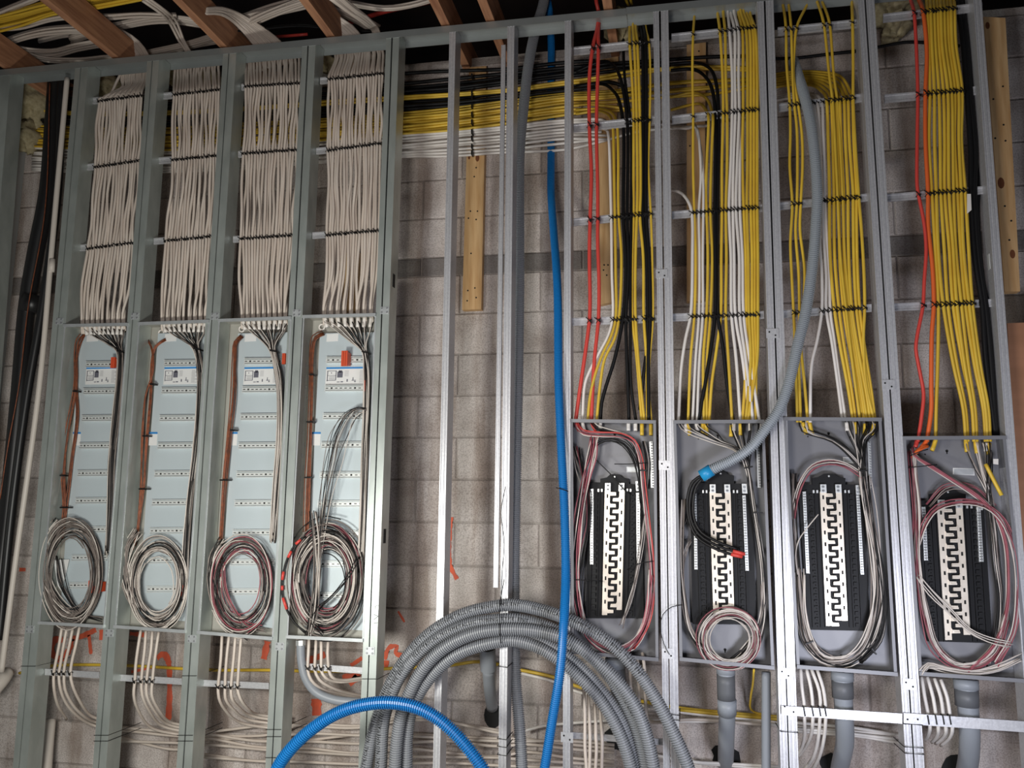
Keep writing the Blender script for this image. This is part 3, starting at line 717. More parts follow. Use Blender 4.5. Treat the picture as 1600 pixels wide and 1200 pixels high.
wires([(347, 880, .03), (352, 920, .02), (364, 950), (385, 975), (405, 980)], 7, 5, ['dusky pink', 'brown-grey'], 'in the pinkish inner coil of the third from left tall panel', jit=2)
wires([(92, 870, .03), (96, 905), (108, 935), (125, 955), (150, 965)], 5, 5, ['brown-grey', 'black'], 'curling inside the lower left of the leftmost tall panel', jit=3)
# wires that arch out of the bundle in the fourth panel
wires([(572, 640, .03), (560, 640, .02), (545, 650, .01), (530, 680, .005), (520, 720, .003), (508, 780), (500, 850), (494, 920), (488, 960)], 14, [1, 6, 12, 17, 14, 9, 5, 5, 8], ['black', 'pale', 'black', 'brown-grey'],
      'arching out of the bundle in the fourth from left tall panel', Y=.003, yj=.008, jit=2.2, r=.0016)
wires([(488, 800, .0), (494, 850, -.004), (493, 900, -.004), (488, 955, -.004), (483, 985, 0)], 12, 7, ['pale', 'brown-grey', 'pale', 'black'], 'hanging in front of the coil in the fourth from left tall panel', jit=2.5, yj=.004)
wires([(560, 870, .0), (548, 895, -.005), (520, 930, -.005), (497, 952, -.005), (490, 975, -.003), (500, 985, 0)], 3, 4, ['pale', 'black'], 'crossing the coil in the fourth from left tall panel', jit=1)
o = tube('taped_cable', [(478, 838, .0), (462, 850, -.012), (448, 875, -.018), (441, 905, -.018), (441, 930, -.016), (449, 955, -.012), (462, 975, -.004), (478, 988, .0)], .0042, 'wire_black', None)
tag(o, 'black cable with red tape bulging out over stud beside fourth tall panel', 'cable')
for a, b_ in (((470, 843, -.006), (462, 850, -.012)), ((455, 861, -.015), (450, 871, -.017)), ((443, 893, -.018), (441, 906, -.018)), ((441, 915, -.018), (441, 922, -.017)), ((442, 934, -.016), (448, 952, -.0125))):
    mk('red_tape', *tube_g([W(*a), W(*b_)], .0062, 8), 'red', o, True)
# paper and tape debris in the leftmost panel
o = slab('folded_paper', [(84, 875), (108, 874), (96, 924), (90, 915)], .06, .002, 'paper'); tag(o, 'folded white paper behind the coil of the leftmost tall panel', 'paper')
# round bushings at the panel tops
for x, y, b in ((252, 520, 1), (378, 514, 2), (503, 511, 3)):
    c = W(x, y, .085); P = [c+np.array([.013*math.cos(a), 0, .013*math.sin(a)]) for a in np.arange(16)*math.pi/8]
    o = mk('conduit_bushing', *tube_g(P, .004, 8, closed=True), 'white', smooth=True); tag(o, 'round white bushing at the top of the %s tall panel' % POS[b], 'bushing')
# writing on the stud face: marker strokes reading LV7 turned sideways
m = MB()
for a, b_ in (((584, 974), (590, 973)), ((584, 968), (591, 963)), ((591, 963), (584, 960)), ((586, 951), (586, 947)), ((586, 947), (591, 946))):
    A, B = W(*a, -.0016), W(*b_, -.0016); d = B-A; l = np.linalg.norm(d); nn = np.array([-d[2], 0, d[0]])/l*.0009
    m.add(*prism_g([A+nn, B+nn, B-nn, A-nn], -.0016, -.0006))
m.build('marker_writing', 'ink', studs[5])

# ------------------------------------------------------------------ four breaker panels (right)
RP = [
 dict(q=[(891, 655), (1025, 657), (1029, 1033), (893, 1021)], base=[(921, 753), (1003, 757), (1006, 966), (915, 966)], br=(938, 983, 741, 756), c=(960.5, 956, 766, 961), hw=15.5,
      nl=[(922, 764), (927, 764), (927, 882), (922, 882)], nr=[(994, 770), (1000, 770), (1000, 880), (995, 880)], lug=(997, 757), stk=[(979, 729), (998, 729), (999, 738), (979, 738)]),
 dict(q=[(1052, 657), (1194, 656), (1210, 1046), (1062, 1032)], base=[(1078, 754), (1175, 756), (1182, 976), (1082, 975)], br=(1105, 1147, 736, 756), c=(1125, 1131, 768, 960), hw=16.5,
      nl=[(1084, 770), (1088, 770), (1090, 890), (1085, 890)], nr=[(1160, 774), (1165, 774), (1170, 892), (1165, 892)], lug=(1163, 761), stk=[(1149, 717), (1160, 717), (1160, 722), (1149, 722)]),
 dict(q=[(1224, 652), (1377, 653), (1402, 1056), (1245, 1044)], base=[(1247, 757), (1345, 757), (1361, 986), (1263, 984)], br=(1269, 1321, 740, 757), c=(1298, 1308, 768, 978), hw=17,
      nl=[(1254, 768), (1259, 768), (1265, 896), (1260, 896)], nr=[(1338, 774), (1343, 774), (1350, 898), (1345, 898)], lug=(1341, 763), stk=[(1317, 714), (1340, 715), (1341, 724), (1318, 723)]),
 dict(q=[(1410, 682), (1571, 681), (1610, 1067), (1436, 1055)], base=[(1433, 782), (1537, 784), (1551, 1005), (1450, 1002)], br=(1453, 1509, 765, 783), c=(1484, 1497, 792, 1000), hw=20,
      nl=[(1440, 792), (1446, 792), (1450, 876), (1444, 876)], nr=[(1526, 792), (1532, 792), (1537, 878), (1530, 878)], lug=(1531, 787), stk=[(1489, 731), (1522, 732), (1523, 743), (1489, 741)])]
NP = ['first', 'second', 'third', 'fourth']
for b, p in enumerate(RP):
    q = p['q']; base = W(*q[3]); base[1] = 0
    root = empty('breaker_panel', base, 'open grey breaker panel with black interior and bright bus bars, %s of four' % (NP[b]), 'panel', 'open breaker panels')
    TL, TR, BR, BL = enclosure(root, q, .098, 'panel_grey', 'panel_grey', .011)
    YB = .068
    # keyholes on the back plate
    m = MB()
    for (u, v) in ((.5, .055), (.28, .07), (.72, .07), (.5, .955), (.27, .94), (.74, .94)):
        c = TL*(1-u)*(1-v)+TR*u*(1-v)+BL*(1-u)*v+BR*u*v; c[1] = .097; m.add(*disc_g(c, .0055 if u == .5 else .003, 0, .001, 8))
        if u == .5: m.add(*box_g(c[0]-.0022, c[0]+.0022, .097, .098, c[2]-.012, c[2]))
    m.build('mounting_holes', 'slot_black', root)
    sk = slab('sticker', p['stk'], .0965, .001, 'paper', root); (ax, ay), (bx_, by_) = p['stk'][0], p['stk'][2]
    slab('sticker_print', [(ax+1.5, ay+1.5), (bx_-1.5, ay+1.5), (bx_-1.5, by_-1.5), (ax+1.5, by_-1.5)], .0961, .0006, 'galv_plain', sk)
    bs = slab('interior_base', p['base'], YB, .024, 'plastic_black', root); bs['label'] = 'black plastic interior base'
    x0, x1, y0, y1 = p['br']; xm = (x0+x1)/2
    tb = slab('top_bracket', [(x0, y1), (x0, y0+7), (x0+10, y0+5), (xm-7, y0), (xm+7, y0), (x1-10, y0+5), (x1, y0+7), (x1, y1)], YB-.004, .020, 'plastic_black', root)
    mk('screw', *disc_g(W(xm, y0+4, YB-.004), .0035, -.002, 0), 'zinc', tb)
    cx0, cx1, cy0, cy1 = p['c']; hw = p['hw']; s = hw/16.0
    def C(u, y, Y): return W(cx0+(cx1-cx0)*(y-cy0)/(cy1-cy0)+u*s, y, Y)
    Yf = YB-.012; pitch_ = 18.35*(1 if b < 3 else 1.03); n = int((cy1-cy0-6)/pitch_)
    for side in (-1, 1):
        ua, ub = (-16, -7.5) if side < 0 else (7.5, 16)
        yb_ = cy1 if side < 0 else cy1-8
        m = MB(); m.add(*prism_g([C(ua, cy0, Yf), C(ub, cy0, Yf), C(ub, yb_, Yf), C(ua, yb_, Yf)], Yf, Yf+.004))
        bar = m.build('bus_bar', 'tin', root)
        # fingers reaching to the middle, with a curved fillet at the root
        for k in range(n+1):
            y = cy0+5+k*pitch_+(0 if side < 0 else pitch_/2)
            if y > yb_-3: continue
            s_ = side; P = [(s_*7.6, y-5), (s_*6.4, y-2.2), (s_*-2.2, y-1.8), (s_*-2.6, y+3.2), (s_*5.5, y+3.4), (s_*7.6, y+3.4)]
            mk('bus_finger', *prism_g([C(u, yy, Yf) for u, yy in P], Yf-.004, Yf+.003), 'tin', bar)
            mk('finger_lip', *prism_g([C(s_*-2.6, y+.4, Yf), C(s_*4.8, y+.4, Yf), C(s_*4.8, y+3.0, Yf), C(s_*-2.6, y+3.0, Yf)], Yf-.0075, Yf-.004), 'tin', bar)
        for k in range(n+1):
            y = cy0+9+k*pitch_+(0 if side < 0 else pitch_*.40)
            if y > yb_-6: continue
            mk('bus_slot', *prism_g([C(side*11.6-1.1, y-3, Yf), C(side*11.6+1.4, y-3, Yf), C(side*11.6+1.4, y+3, Yf), C(side*11.6-1.1, y+3, Yf)], Yf-.0006, Yf), 'slot_black', bar)
        lg = mk('lug', *prism_g([C(side*11-4.4, cy0-11, Yf), C(side*11+4.4, cy0-11, Yf), C(side*11+4.4, cy0+2, Yf), C(side*11-4.4, cy0+2, Yf)], Yf-.009, Yf), 'zinc', root)
        for yy in (cy0-7.5, cy0-1.5):
            c = C(side*11, yy, Yf-.009); mk('screw', *disc_g(c, .0055, -.002, 0, 10), 'steel_dark', lg); mk('screw_slot', *box_g(c[0]-.004, c[0]+.004, Yf-.0116, Yf-.011, c[2]-.0008, c[2]+.0008), 'slot_black', lg)
        # relief of the breaker hooks and rails beside the bus
        m = MB()
        for u0, u1 in ((17.5, 18.6), (23.5, 24.6), (35, 36.5)):
            m.add(*prism_g([C(side*u0, cy0-2, YB), C(side*u1, cy0-2, YB), C(side*u1, cy1+2, YB), C(side*u0, cy1+2, YB)], YB-.010, YB))
        hk = m.build('breaker_rail', 'plastic_black', root)
        m = MB(); y = cy0+4
        while y < cy1-4:
            m.add(*prism_g([C(side*27, y, YB), C(side*32, y, YB), C(side*32, y+2.4, YB), C(side*29, y+3.2, YB), C(side*29, y+5.5, YB), C(side*27, y+5.5, YB)], YB-.009, YB)); y += pitch_/2
        m.build('breaker_hooks', 'plastic_black', hk)
        if b < 3 or side > 0:
            m = MB()
            for u0 in (20.5, 25.8): m.add(*prism_g([C(side*u0-1.2, cy0-2, YB), C(side*u0+1.2, cy0-2, YB), C(side*u0+1.2, cy0+2.4, YB), C(side*u0-1.2, cy0+2.4, YB)], YB-.013, YB))
            m.build('rail_clip', 'zinc', root)
    for nm in ('nl', 'nr'):
        q4 = p[nm]; Yn = YB-.014; bar = slab('neutral_bar', q4, Yn, .012, 'zinc', root)
        m = MB(); m2 = MB(); k = int((q4[3][1]-q4[0][1])/4.1)
        for i in range(k):
            t = (i+.5)/k; xa = lerp(q4[0][0], q4[3][0], t); xb = lerp(q4[1][0], q4[2][0], t); yy = lerp(q4[0][1], q4[3][1], t)
            c = W((xa+xb)/2, yy, Yn); m.add(*disc_g(c, .0042, -.003, 0, 7)); m2.add(*box_g(c[0]-.0045, c[0]+.0045, Yn-.0035, Yn-.003, c[2]-.0065, c[2]-.0040)); m2.add(*box_g(c[0]-.003, c[0]+.003, Yn-.0035, Yn-.003, c[2]-.0006, c[2]+.0006))
        m.build('screw_row', 'zinc', bar); m2.build('screw_slots', 'slot_black', bar)
    lx, ly = p['lug']; lg = slab('neutral_lug', [(lx-4, ly-5), (lx+4, ly-5), (lx+5, ly+10), (lx-3, ly+10)], YB-.022, .018, 'zinc', root)
    for yy in (ly, ly+6): mk('screw', *disc_g(W(lx, yy, YB-.022), .0055, -.002, 0, 10), 'steel_dark', lg)
    if b in (0, 1, 2):
        gx = (1017, 1184, 1358)[b]; gy = 690
        q4 = [(gx-2.5, gy), (gx+2.5, gy), (gx+5, gy+72), (gx, gy+72)]; bar = slab('ground_bar', q4, .07, .012, 'zinc', root); m = MB()
        for i in range(17): m.add(*disc_g(W(gx+1+i*.15, gy+2+i*4.2, .07), .0036, -.003, 0, 7))
        m.build('screw_row', 'steel_dark', bar)

# wires in the breaker panels
mx = ['pale', 'black', 'black', 'brown-grey']
wn = lambda s, b: '%s the %s breaker panel' % (s, NP[b])
# panel 1
w1 = wn('looping around', 0)
wires([(899, 658, .04), (903, 668, .035), (912, 676, .02), (940, 680, .015), (970, 681), (990, 690), (1000, 715), (1005, 760), (1012, 820), (1018, 880), (1019, 930), (1010, 975), (990, 1008)], 6, 4, ['dusky pink', 'pale', 'red'], w1, Y=.012, yj=.008, jit=1)
wires([(925, 658, .04), (932, 668, .03), (955, 674, .02), (985, 685), (998, 715), (1003, 765), (1012, 830), (1019, 900), (1017, 960), (1000, 1000)], 5, 4, ['pale', 'black'], w1, Y=.02, yj=.008, jit=1)
wires([(926, 700, .05), (935, 690, .04), (955, 686, .03), (975, 692, .03), (992, 715, .03), (1000, 745, .03), (1003, 780, .03)], 6, 5, ['black'], wn('arching over the top of', 0), Y=.03, jit=1)
wires([(930, 680, .03), (926, 710, .02), (917, 745), (907, 800), (902, 850), (900, 900), (905, 950), (915, 985), (935, 1008), (960, 1016), (985, 1008), (1003, 985), (1013, 950), (1018, 900)], 14, 6, ['pale', 'pale', 'black', 'dusky pink'], w1, Y=.018, yj=.012, jit=2)
wires([(900, 700, .05), (905, 730, .04), (916, 770), (914, 820), (905, 870), (901, 930), (907, 960)], 11, 6, ['pale', 'dusky pink', 'black', 'black', 'brown-grey'], wn('hanging at the left inside', 0), Y=.03, jit=3)
wires([(1010, 800, .02), (1003, 850), (996, 900), (985, 940), (975, 970)], 5, 6, ['pale', 'brown-grey'], wn('straggling at lower right inside', 0), Y=.02, jit=2, r=.0018)
wires([(1004, 690, .05), (1010, 720, .04), (1008, 780), (1014, 840), (1018, 900)], 6, 4, mx, wn('dropping at right inside', 0), Y=.04)
tag(tube('cable_tie', [(925, 712, .02), (940, 727, .015), (958, 745, .012), (975, 765, .02), (985, 772, .03)], .0024, 'wire_black'), 'long loose black tie slanting above the bus bars of the first breaker panel', 'cable tie')
tag(tube('cable_tie', [(960, 725, .01), (985, 725, .0), (1012, 723, .0)], .002, 'wire_black'), 'horizontal black tie tail at upper right in the first breaker panel', 'cable tie')
tag(tube('cable_tie', [(980, 890, .02), (1000, 880, .0), (1020, 877, .0)], .002, 'wire_black'), 'black tie tail at lower right in the first breaker panel', 'cable tie')
tag(tube('cable_tie', [(898, 906, .0), (925, 907, .0), (942, 908, .01)], .002, 'wire_black'), 'black tie tail across the lower left of the first breaker panel', 'cable tie')
# panel 2
w2 = wn('sweeping down the right side of', 1)
for x in (1062, 1074, 1087, 1100):
    wires([(x, 660, .045), (x+4, 669, .04), (x+20, 678, .03), (lerp(x, 1150, .6), 690), (1155, 705), (1168, 735), (1176, 780), (1184, 830), (1192, 890), (1193, 940), (1183, 985), (1160, 1015)], 3, 3.5, ['pale', 'black'], w2, Y=.02, yj=.008, jit=.8)
for x in (1146, 1157, 1171, 1188):
    wires([(x, 660, .045), (x, 672, .04), (lerp(x, 1165, .6), 700), (1169, 735), (1177, 790), (1185, 840), (1193, 900), (1192, 960), (1176, 1000), (1150, 1026)], 3, 3, ['pale', 'black'], w2, Y=.022, yj=.008, jit=.9)
wires([(1066, 780, .04), (1063, 830), (1063, 890), (1068, 940), (1078, 985), (1098, 1015), (1125, 1032), (1155, 1034), (1180, 1012), (1193, 970), (1194, 920)], 14, 5, mx, wn('looping around the lower half of', 1), Y=.02, yj=.012, jit=1.5)
ring(1140, 998, 47, 47, 20, ['pale', 'pale', 'pale', 'dusky pink', 'brown-grey', 'pale'], wn('in the round coil at the foot of', 1), Y=.0, yj=.012, dr=.3)
wires([(1078, 845, .06), (1072, 860), (1067, 890), (1064, 920)], 7, 7, ['pale', 'brown-grey'], wn('straggling at the left inside', 1), Y=.05, jit=3, r=.0018)
# panel 3
w3 = wn('running down the right side of', 2)
for x, xn in ((1253, 0), (1264, 1), (1322, 2), (1337, 3), (1352, 4), (1366, 5)):
    wires([(x, 656, .05), (x+2, 670, .04), (lerp(x, 1340, .55), 688, .03), (lerp(x, 1346, .85), 712), (1349, 737), (1353, 780), (1365, 840), (1378, 900), (1382, 950), (1372, 1000), (1350, 1025)], 4, 4.5, ['pale', 'black', 'black'], w3, Y=.022, yj=.01, jit=1)
wires([(1352, 745, .03), (1360, 800), (1370, 870), (1372, 930), (1362, 985), (1345, 1020), (1315, 1036), (1285, 1030), (1263, 1005), (1252, 960), (1247, 900)], 18, 9, mx, wn('looping around the lower half of', 2), Y=.022, yj=.012, jit=2)
wires([(1238, 810, .03), (1243, 780), (1254, 750), (1270, 730), (1295, 722), (1320, 725), (1345, 740)], 6, 4, ['dusky pink', 'pale', 'black'], wn('arching over the top of', 2), Y=.03, jit=1)
wires([(1238, 740, .05), (1240, 800), (1243, 860), (1250, 930), (1258, 980), (1275, 1015)], 9, 4, ['pale', 'black', 'brown-grey'], wn('hanging at the left inside', 2), Y=.03, jit=2)
wires([(1277, 803, .0), (1262, 822), (1247, 845), (1243, 870), (1247, 900)], 1, 2, ['pale'], wn('poking out at upper left of', 2), Y=.02)
# panel 4
wires([(1425, 700, .04), (1428, 712, .03), (1455, 730), (1490, 752), (1525, 775), (1550, 800), (1568, 840), (1575, 900), (1570, 960), (1550, 1010), (1520, 1040)], 6, 4, ['dusky pink', 'pale', 'dusky pink'], wn('sweeping across', 3), Y=.015, jit=1.2)
wires([(1424, 705, .04), (1428, 740), (1432, 800), (1432, 850), (1436, 900), (1445, 960), (1460, 1010), (1490, 1038), (1520, 1042), (1555, 1020), (1572, 970)], 14, 6, ['dusky pink', 'pale', 'brown-grey', 'dusky pink'], wn('looping around', 3), Y=.015, yj=.012, jit=2)
wires([(1437, 850, .02), (1445, 820), (1465, 795), (1500, 785), (1540, 790), (1565, 815), (1583, 860), (1590, 920), (1582, 990), (1560, 1030)], 7, 6, ['dusky pink', 'pale', 'dusky pink'], wn('arching over the bus bars of', 3), Y=.0, yj=.01, jit=2)
wires([(1434, 900, .01), (1455, 925), (1485, 955), (1515, 985), (1545, 1000), (1570, 1005)], 4, 5, ['pale', 'dusky pink'], wn('crossing the lower front of', 3), Y=.0, jit=1.5)
wires([(1450, 790, .05), (1475, 762), (1500, 758), (1525, 765), (1545, 785)], 6, 5, ['dusky pink', 'brown-grey'], wn('arching behind the lugs of', 3), Y=.04, jit=1.5, r=.0018)
for x in (1509, 1524, 1540, 1545):
    wires([(x, 690, .05), (x+3, 705, .04), (lerp(x, 1540, .4)+4, 735), (1545, 775), (1550, 820), (1556, 880), (1562, 940), (1556, 1000), (1545, 1030)], 4, 5, ['pale', 'black', 'brown-grey'], wn('dropping at the right of', 3), Y=.03, jit=1.5)
wires([(1440, 1052, .0), (1450, 1040), (1480, 1046), (1520, 1050), (1560, 1044), (1590, 1030)], 8, 5, ['dusky pink', 'pale'], wn('lying along the bottom edge of', 3), Y=.01, jit=2)
tag(tube('cable_tie', [(1418, 731, .01), (1445, 728, .0), (1464, 726, .0)], .002, 'wire_black'), 'black tie tail at the upper left of the fourth breaker panel', 'cable tie')
tag(tube('cable_tie', [(1422, 712, .01), (1436, 706, .0), (1450, 702, .0)], .002, 'wire_black'), 'short black tie tail below the orange cable in the fourth breaker panel', 'cable tie')
for x, y, w_, lab, a in ((1005, 735, 11, 'black tie around the pink and white wires at upper right of first breaker panel', 0), (1170, 730, 13, 'upper black tie on the white wires at right of the second breaker panel', -.2), (1185, 801, 14, 'lower black tie on the white wires at right of the second breaker panel', 0),
                     (1350, 735, 14, 'black tie where the wires meet at upper right of the third breaker panel', 0), (1265, 1004, 12, 'black tie on the loop at lower left in the third breaker panel', -.4), (1366, 1018, 12, 'black tie on the loop at lower right in the third breaker panel', .9)):
    small_tie(x, y, w_, lab, .004, a)
# sheath ends under the panel tops
def sheath(x, y, col, lab, dx=0, L=14):
    o = tube('sheath_end', [(x, y, .05), (x+dx*.4, y+L*.5, .05), (x+dx, y+L, .045)], .0085, col); tag(o, lab, 'cable end', 'stripped cable ends under the panel tops')
for b, f in enumerate(FAN):
    for k in range(f['nb']):
        x = lerp(f['cx'][0], f['cx'][1], k/(f['nb']-1)); sheath(x, f['y']-4, 'white', 'stripped pale cable end, %s from the left inside the %s tall panel' % (ORD[k], POS[b]), dx=3-k*.7, L=15)
cnt = {}
for b, x, y, col, dx in ((0, 900, 662, 'red', 5), (0, 910, 662, 'white', 3), (0, 925, 662, 'red', 6), (0, 938, 662, 'white', 0), (0, 982, 662, 'white', 0), (0, 993, 662, 'white', 0), (0, 1003, 664, 'yellow', 0), (0, 1017, 664, 'yellow', 0),
                      (1, 1071, 664, 'white', 1), (1, 1075, 664, 'yellow', 3), (1, 1088, 662, 'white', 2), (1, 1098, 662, 'yellow', 0), (1, 1103, 664, 'yellow', 2), (1, 1146, 662, 'white', 0), (1, 1143, 666, 'yellow', -1), (1, 1157, 664, 'yellow', 0), (1, 1172, 662, 'white', 0), (1, 1187, 662, 'white', 0),
                      (2, 1254, 662, 'yellow', 6), (2, 1265, 662, 'yellow', 4), (2, 1323, 662, 'white', 1), (2, 1336, 662, 'yellow', 2), (2, 1352, 664, 'yellow', -1), (2, 1366, 664, 'yellow', -5),
                      (3, 1433, 688, 'red', -3), (3, 1449, 688, 'orange', -9), (3, 1462, 688, 'yellow', -6), (3, 1509, 690, 'yellow', 2), (3, 1524, 692, 'yellow', 3), (3, 1540, 694, 'white', 1), (3, 1545, 694, 'yellow', 0)):
    k = cnt.get((b, col), 0); cnt[(b, col)] = k+1
    sheath(x, y-2, col, 'stripped %s cable end, %s from left among the %s ones in the %s breaker panel' % (col, ORD[k], col, NP[b]), dx, 18 if col == 'yellow' else 13)
tag(tube('yellow_sheath', [(1540, 725, .01), (1550, 745, .005), (1565, 774, .0)], .0075, 'yellow'), 'loose yellow sheath slanting at upper right in the fourth breaker panel', 'cable end')
tag(tube('orange_cable', [(1449, 697, .04), (1440, 700, .03), (1430, 708, .03), (1426, 716, .03)], .008, 'orange'), 'orange cable end bending into the upper left of the fourth breaker panel', 'cable end')

for where, lst in TANGLE.items():
    V = []; Fc = []; mi = []; n0 = 0; names = []
    for (v, f), m_ in lst:
        if m_ not in names: names.append(m_)
        V.append(v); Fc += [tuple(i+n0 for i in q) for q in f]; mi += [names.index(m_)]*len(f); n0 += len(v)
    o = mk('wire_tangle', np.vstack(V), Fc, names[0], None, True, names[1:], mi)
    tag(o, 'mixed tangle of thin wires %s' % where, 'wires', None, 'stuff')
# ------------------------------------------------------------------ coloured cables above the breaker panels
BA = ['first', 'second', 'third', 'fourth']
RC = [[], [], [], []]
RC[0] = [('red', [(936, 18, .11), (933, 45, .08), (926, 75), (921, 120), (921, 199), (924, 270), (922, 345), (921, 400), (922, 470), (921, 500), (914, 555), (906, 610), (899, 660)], .0085),
 ('red', [(938, 18, .11), (935, 45, .08), (935, 75), (934, 120), (932, 199), (934, 300), (934, 345), (934, 380), (936, 440), (935, 500), (929, 560), (926, 610), (924, 660)], .0085),
 ('white', [(900, 203, .3), (930, 201, .26), (946, 202, .15), (951, 215), (954, 300), (955, 342), (956, 425), (957, 499), (950, 525), (938, 548), (922, 578), (914, 600), (910, 660)], .0065),
 ('yellow', [(900, 178, .3), (930, 174, .28), (948, 178, .2), (957, 195, .08), (959, 240), (960, 300), (961, 342), (962, 425), (962, 498), (955, 525), (942, 552), (930, 585), (922, 620), (918, 660)], .0066),
 ('yellow', [(900, 172, .3), (935, 170, .28), (955, 176, .2), (964, 195, .08), (966, 240), (966, 300), (967, 342), (971, 400), (967, 498), (960, 530), (945, 560), (938, 600), (932, 660)], .0066),
 ('black', [(900, 135, .3), (940, 131, .28), (958, 142, .2), (968, 160, .1), (974, 200, .06), (974, 342), (978, 420), (973, 498), (960, 562), (948, 600), (940, 630), (938, 660)], .0078),
 ('black', [(900, 112, .3), (940, 96, .28), (958, 102, .2), (970, 125, .1), (980, 190, .06), (980, 342), (982, 420), (978, 500), (981, 600), (983, 660)], .0075),
 ('black', [(974, 62, .25), (976, 120, .1), (986, 200, .06), (986, 342), (985, 430), (985, 500), (986, 600), (994, 660)], .0072),
 ('yellow', [(984, 20, .12), (984, 40, .1), (984, 69), (989, 150), (990, 190), (990, 300), (990, 340), (988, 400), (988, 497), (994, 550), (1003, 660)], .0068),
 ('yellow', [(990, 20, .12), (989, 40, .1), (991, 69), (994, 150), (995, 190), (996, 300), (995, 340), (993, 400), (993, 497), (999, 580), (1007, 660)], .0068),
 ('yellow', [(995, 22, .12), (993, 40, .1), (996, 69), (1000, 190), (1001, 300), (1000, 340), (1005, 400), (1006, 497), (1010, 560), (1012, 660)], .0068),
 ('black', [(998, 25, .12), (1001, 45, .1), (1004, 69), (1005, 190), (1005, 340), (1010, 400), (1012, 497), (1011, 540), (1004, 600), (1000, 640, .08)], .0085),
 ('black', [(1002, 25, .12), (1006, 45, .1), (1009, 69), (1010, 190), (1010, 340), (1014, 400), (1016, 497), (1013, 560), (1014, 660)], .0085),
 ('yellow', [(1007, 25, .12), (1009, 45, .1), (1014, 68), (1016, 120), (1015, 188), (1013, 260), (1017, 338), (1019, 400), (1020, 497), (1015, 560), (1013, 600), (1018, 660)], .0055)]
RC[1] = [('white', [(1040, 300, .2), (1050, 297, .14), (1066, 303, .08), (1077, 318), (1081, 333), (1082, 400), (1079, 493), (1071, 530), (1064, 580), (1060, 660)], .0068),
 ('yellow', [(1086, 5, .12), (1085, 25, .1), (1083, 55), (1082, 100), (1083, 182), (1083, 260), (1085, 333), (1087, 400), (1085, 493), (1079, 560), (1075, 660)], .006),
 ('white', [(1050, 199, .28), (1072, 201, .2), (1088, 200, .1), (1094, 240), (1095, 280), (1092, 331), (1093, 400), (1092, 493), (1087, 560), (1082, 660)], .006),
 ('white', [(1086, 195, .2), (1096, 240, .08), (1099, 290), (1099, 331), (1098, 400), (1098, 493), (1093, 560), (1089, 660)], .006),
 ('yellow', [(1048, 172, .3), (1070, 166, .3), (1090, 162, .25), (1103, 172, .1), (1107, 184), (1105, 240), (1103, 300), (1104, 331), (1106, 400), (1104, 493), (1099, 560), (1100, 660)], .0066),
 ('yellow', [(1048, 152, .3), (1080, 145, .3), (1102, 152, .2), (1112, 172, .1), (1114, 186), (1112, 240), (1110, 331), (1113, 400), (1110, 493), (1105, 560), (1104, 660)], .0066),
 ('black', [(1048, 110, .3), (1080, 108, .3), (1102, 120, .2), (1114, 145, .1), (1118, 190, .06), (1117, 331), (1117, 493), (1110, 550), (1098, 620), (1091, 660)], .0078),
 ('black', [(1048, 100, .3), (1085, 98, .3), (1108, 106, .2), (1119, 130, .1), (1123, 180, .06), (1121, 331), (1122, 493), (1130, 545), (1136, 600), (1146, 660)], .0075),
 ('yellow', [(1121, 0, .12), (1121, 18, .1), (1125, 50), (1129, 120), (1130, 172), (1128, 260), (1128, 327), (1127, 400), (1126, 493), (1119, 550), (1112, 600), (1108, 660)], .0066),
 ('yellow', [(1130, 0, .12), (1130, 18, .1), (1133, 50), (1134, 120), (1136, 172), (1136, 260), (1134, 327), (1135, 400), (1134, 493), (1138, 560), (1144, 660)], .0066),
 ('white', [(1137, 0, .12), (1137, 18, .1), (1140, 50), (1144, 120), (1144, 172), (1142, 250), (1139, 326), (1142, 400), (1143, 493), (1150, 560), (1157, 660)], .0068),
 ('white', [(1141, 0, .12), (1141, 18, .1), (1148, 50), (1148, 120), (1149, 172), (1146, 250), (1145, 326), (1147, 400), (1149, 493), (1160, 560), (1172, 660)], .0068),
 ('white', [(1147, 0, .12), (1147, 18, .1), (1154, 50), (1154, 120), (1155, 172), (1152, 250), (1150, 326), (1155, 400), (1156, 493), (1165, 560), (1177, 660)], .0068),
 ('white', [(1155, 172, .06), (1156, 250), (1156, 326), (1160, 400), (1162, 493), (1171, 560), (1187, 660)], .0066),
 ('yellow', [(1153, 0, .12), (1153, 16, .1), (1160, 50), (1161, 120), (1161, 171), (1160, 250), (1162, 325), (1165, 400), (1166, 493), (1166, 560), (1160, 660)], .0068),
 ('yellow', [(1157, 0, .12), (1157, 16, .1), (1166, 49), (1168, 120), (1168, 171), (1168, 250), (1167, 325), (1169, 400), (1170, 493), (1173, 560), (1165, 660)], .0068),
 ('yellow', [(1161, 0, .12), (1161, 16, .1), (1171, 48), (1173, 120), (1173, 171), (1173, 250), (1173, 325), (1175, 400), (1175, 493), (1177, 580), (1170, 660)], .0068),
 ('yellow', [(1166, 0, .12), (1166, 18, .1), (1176, 48), (1178, 120), (1178, 171), (1178, 250), (1178, 325), (1179, 400), (1179, 492), (1181, 580), (1180, 660)], .0068),
 ('yellow', [(1172, 4, .12), (1172, 22, .1), (1180, 48), (1183, 120), (1183, 171), (1183, 250), (1183, 325), (1184, 400), (1184, 492), (1183, 560), (1176, 610), (1168, 660)], .0068)]
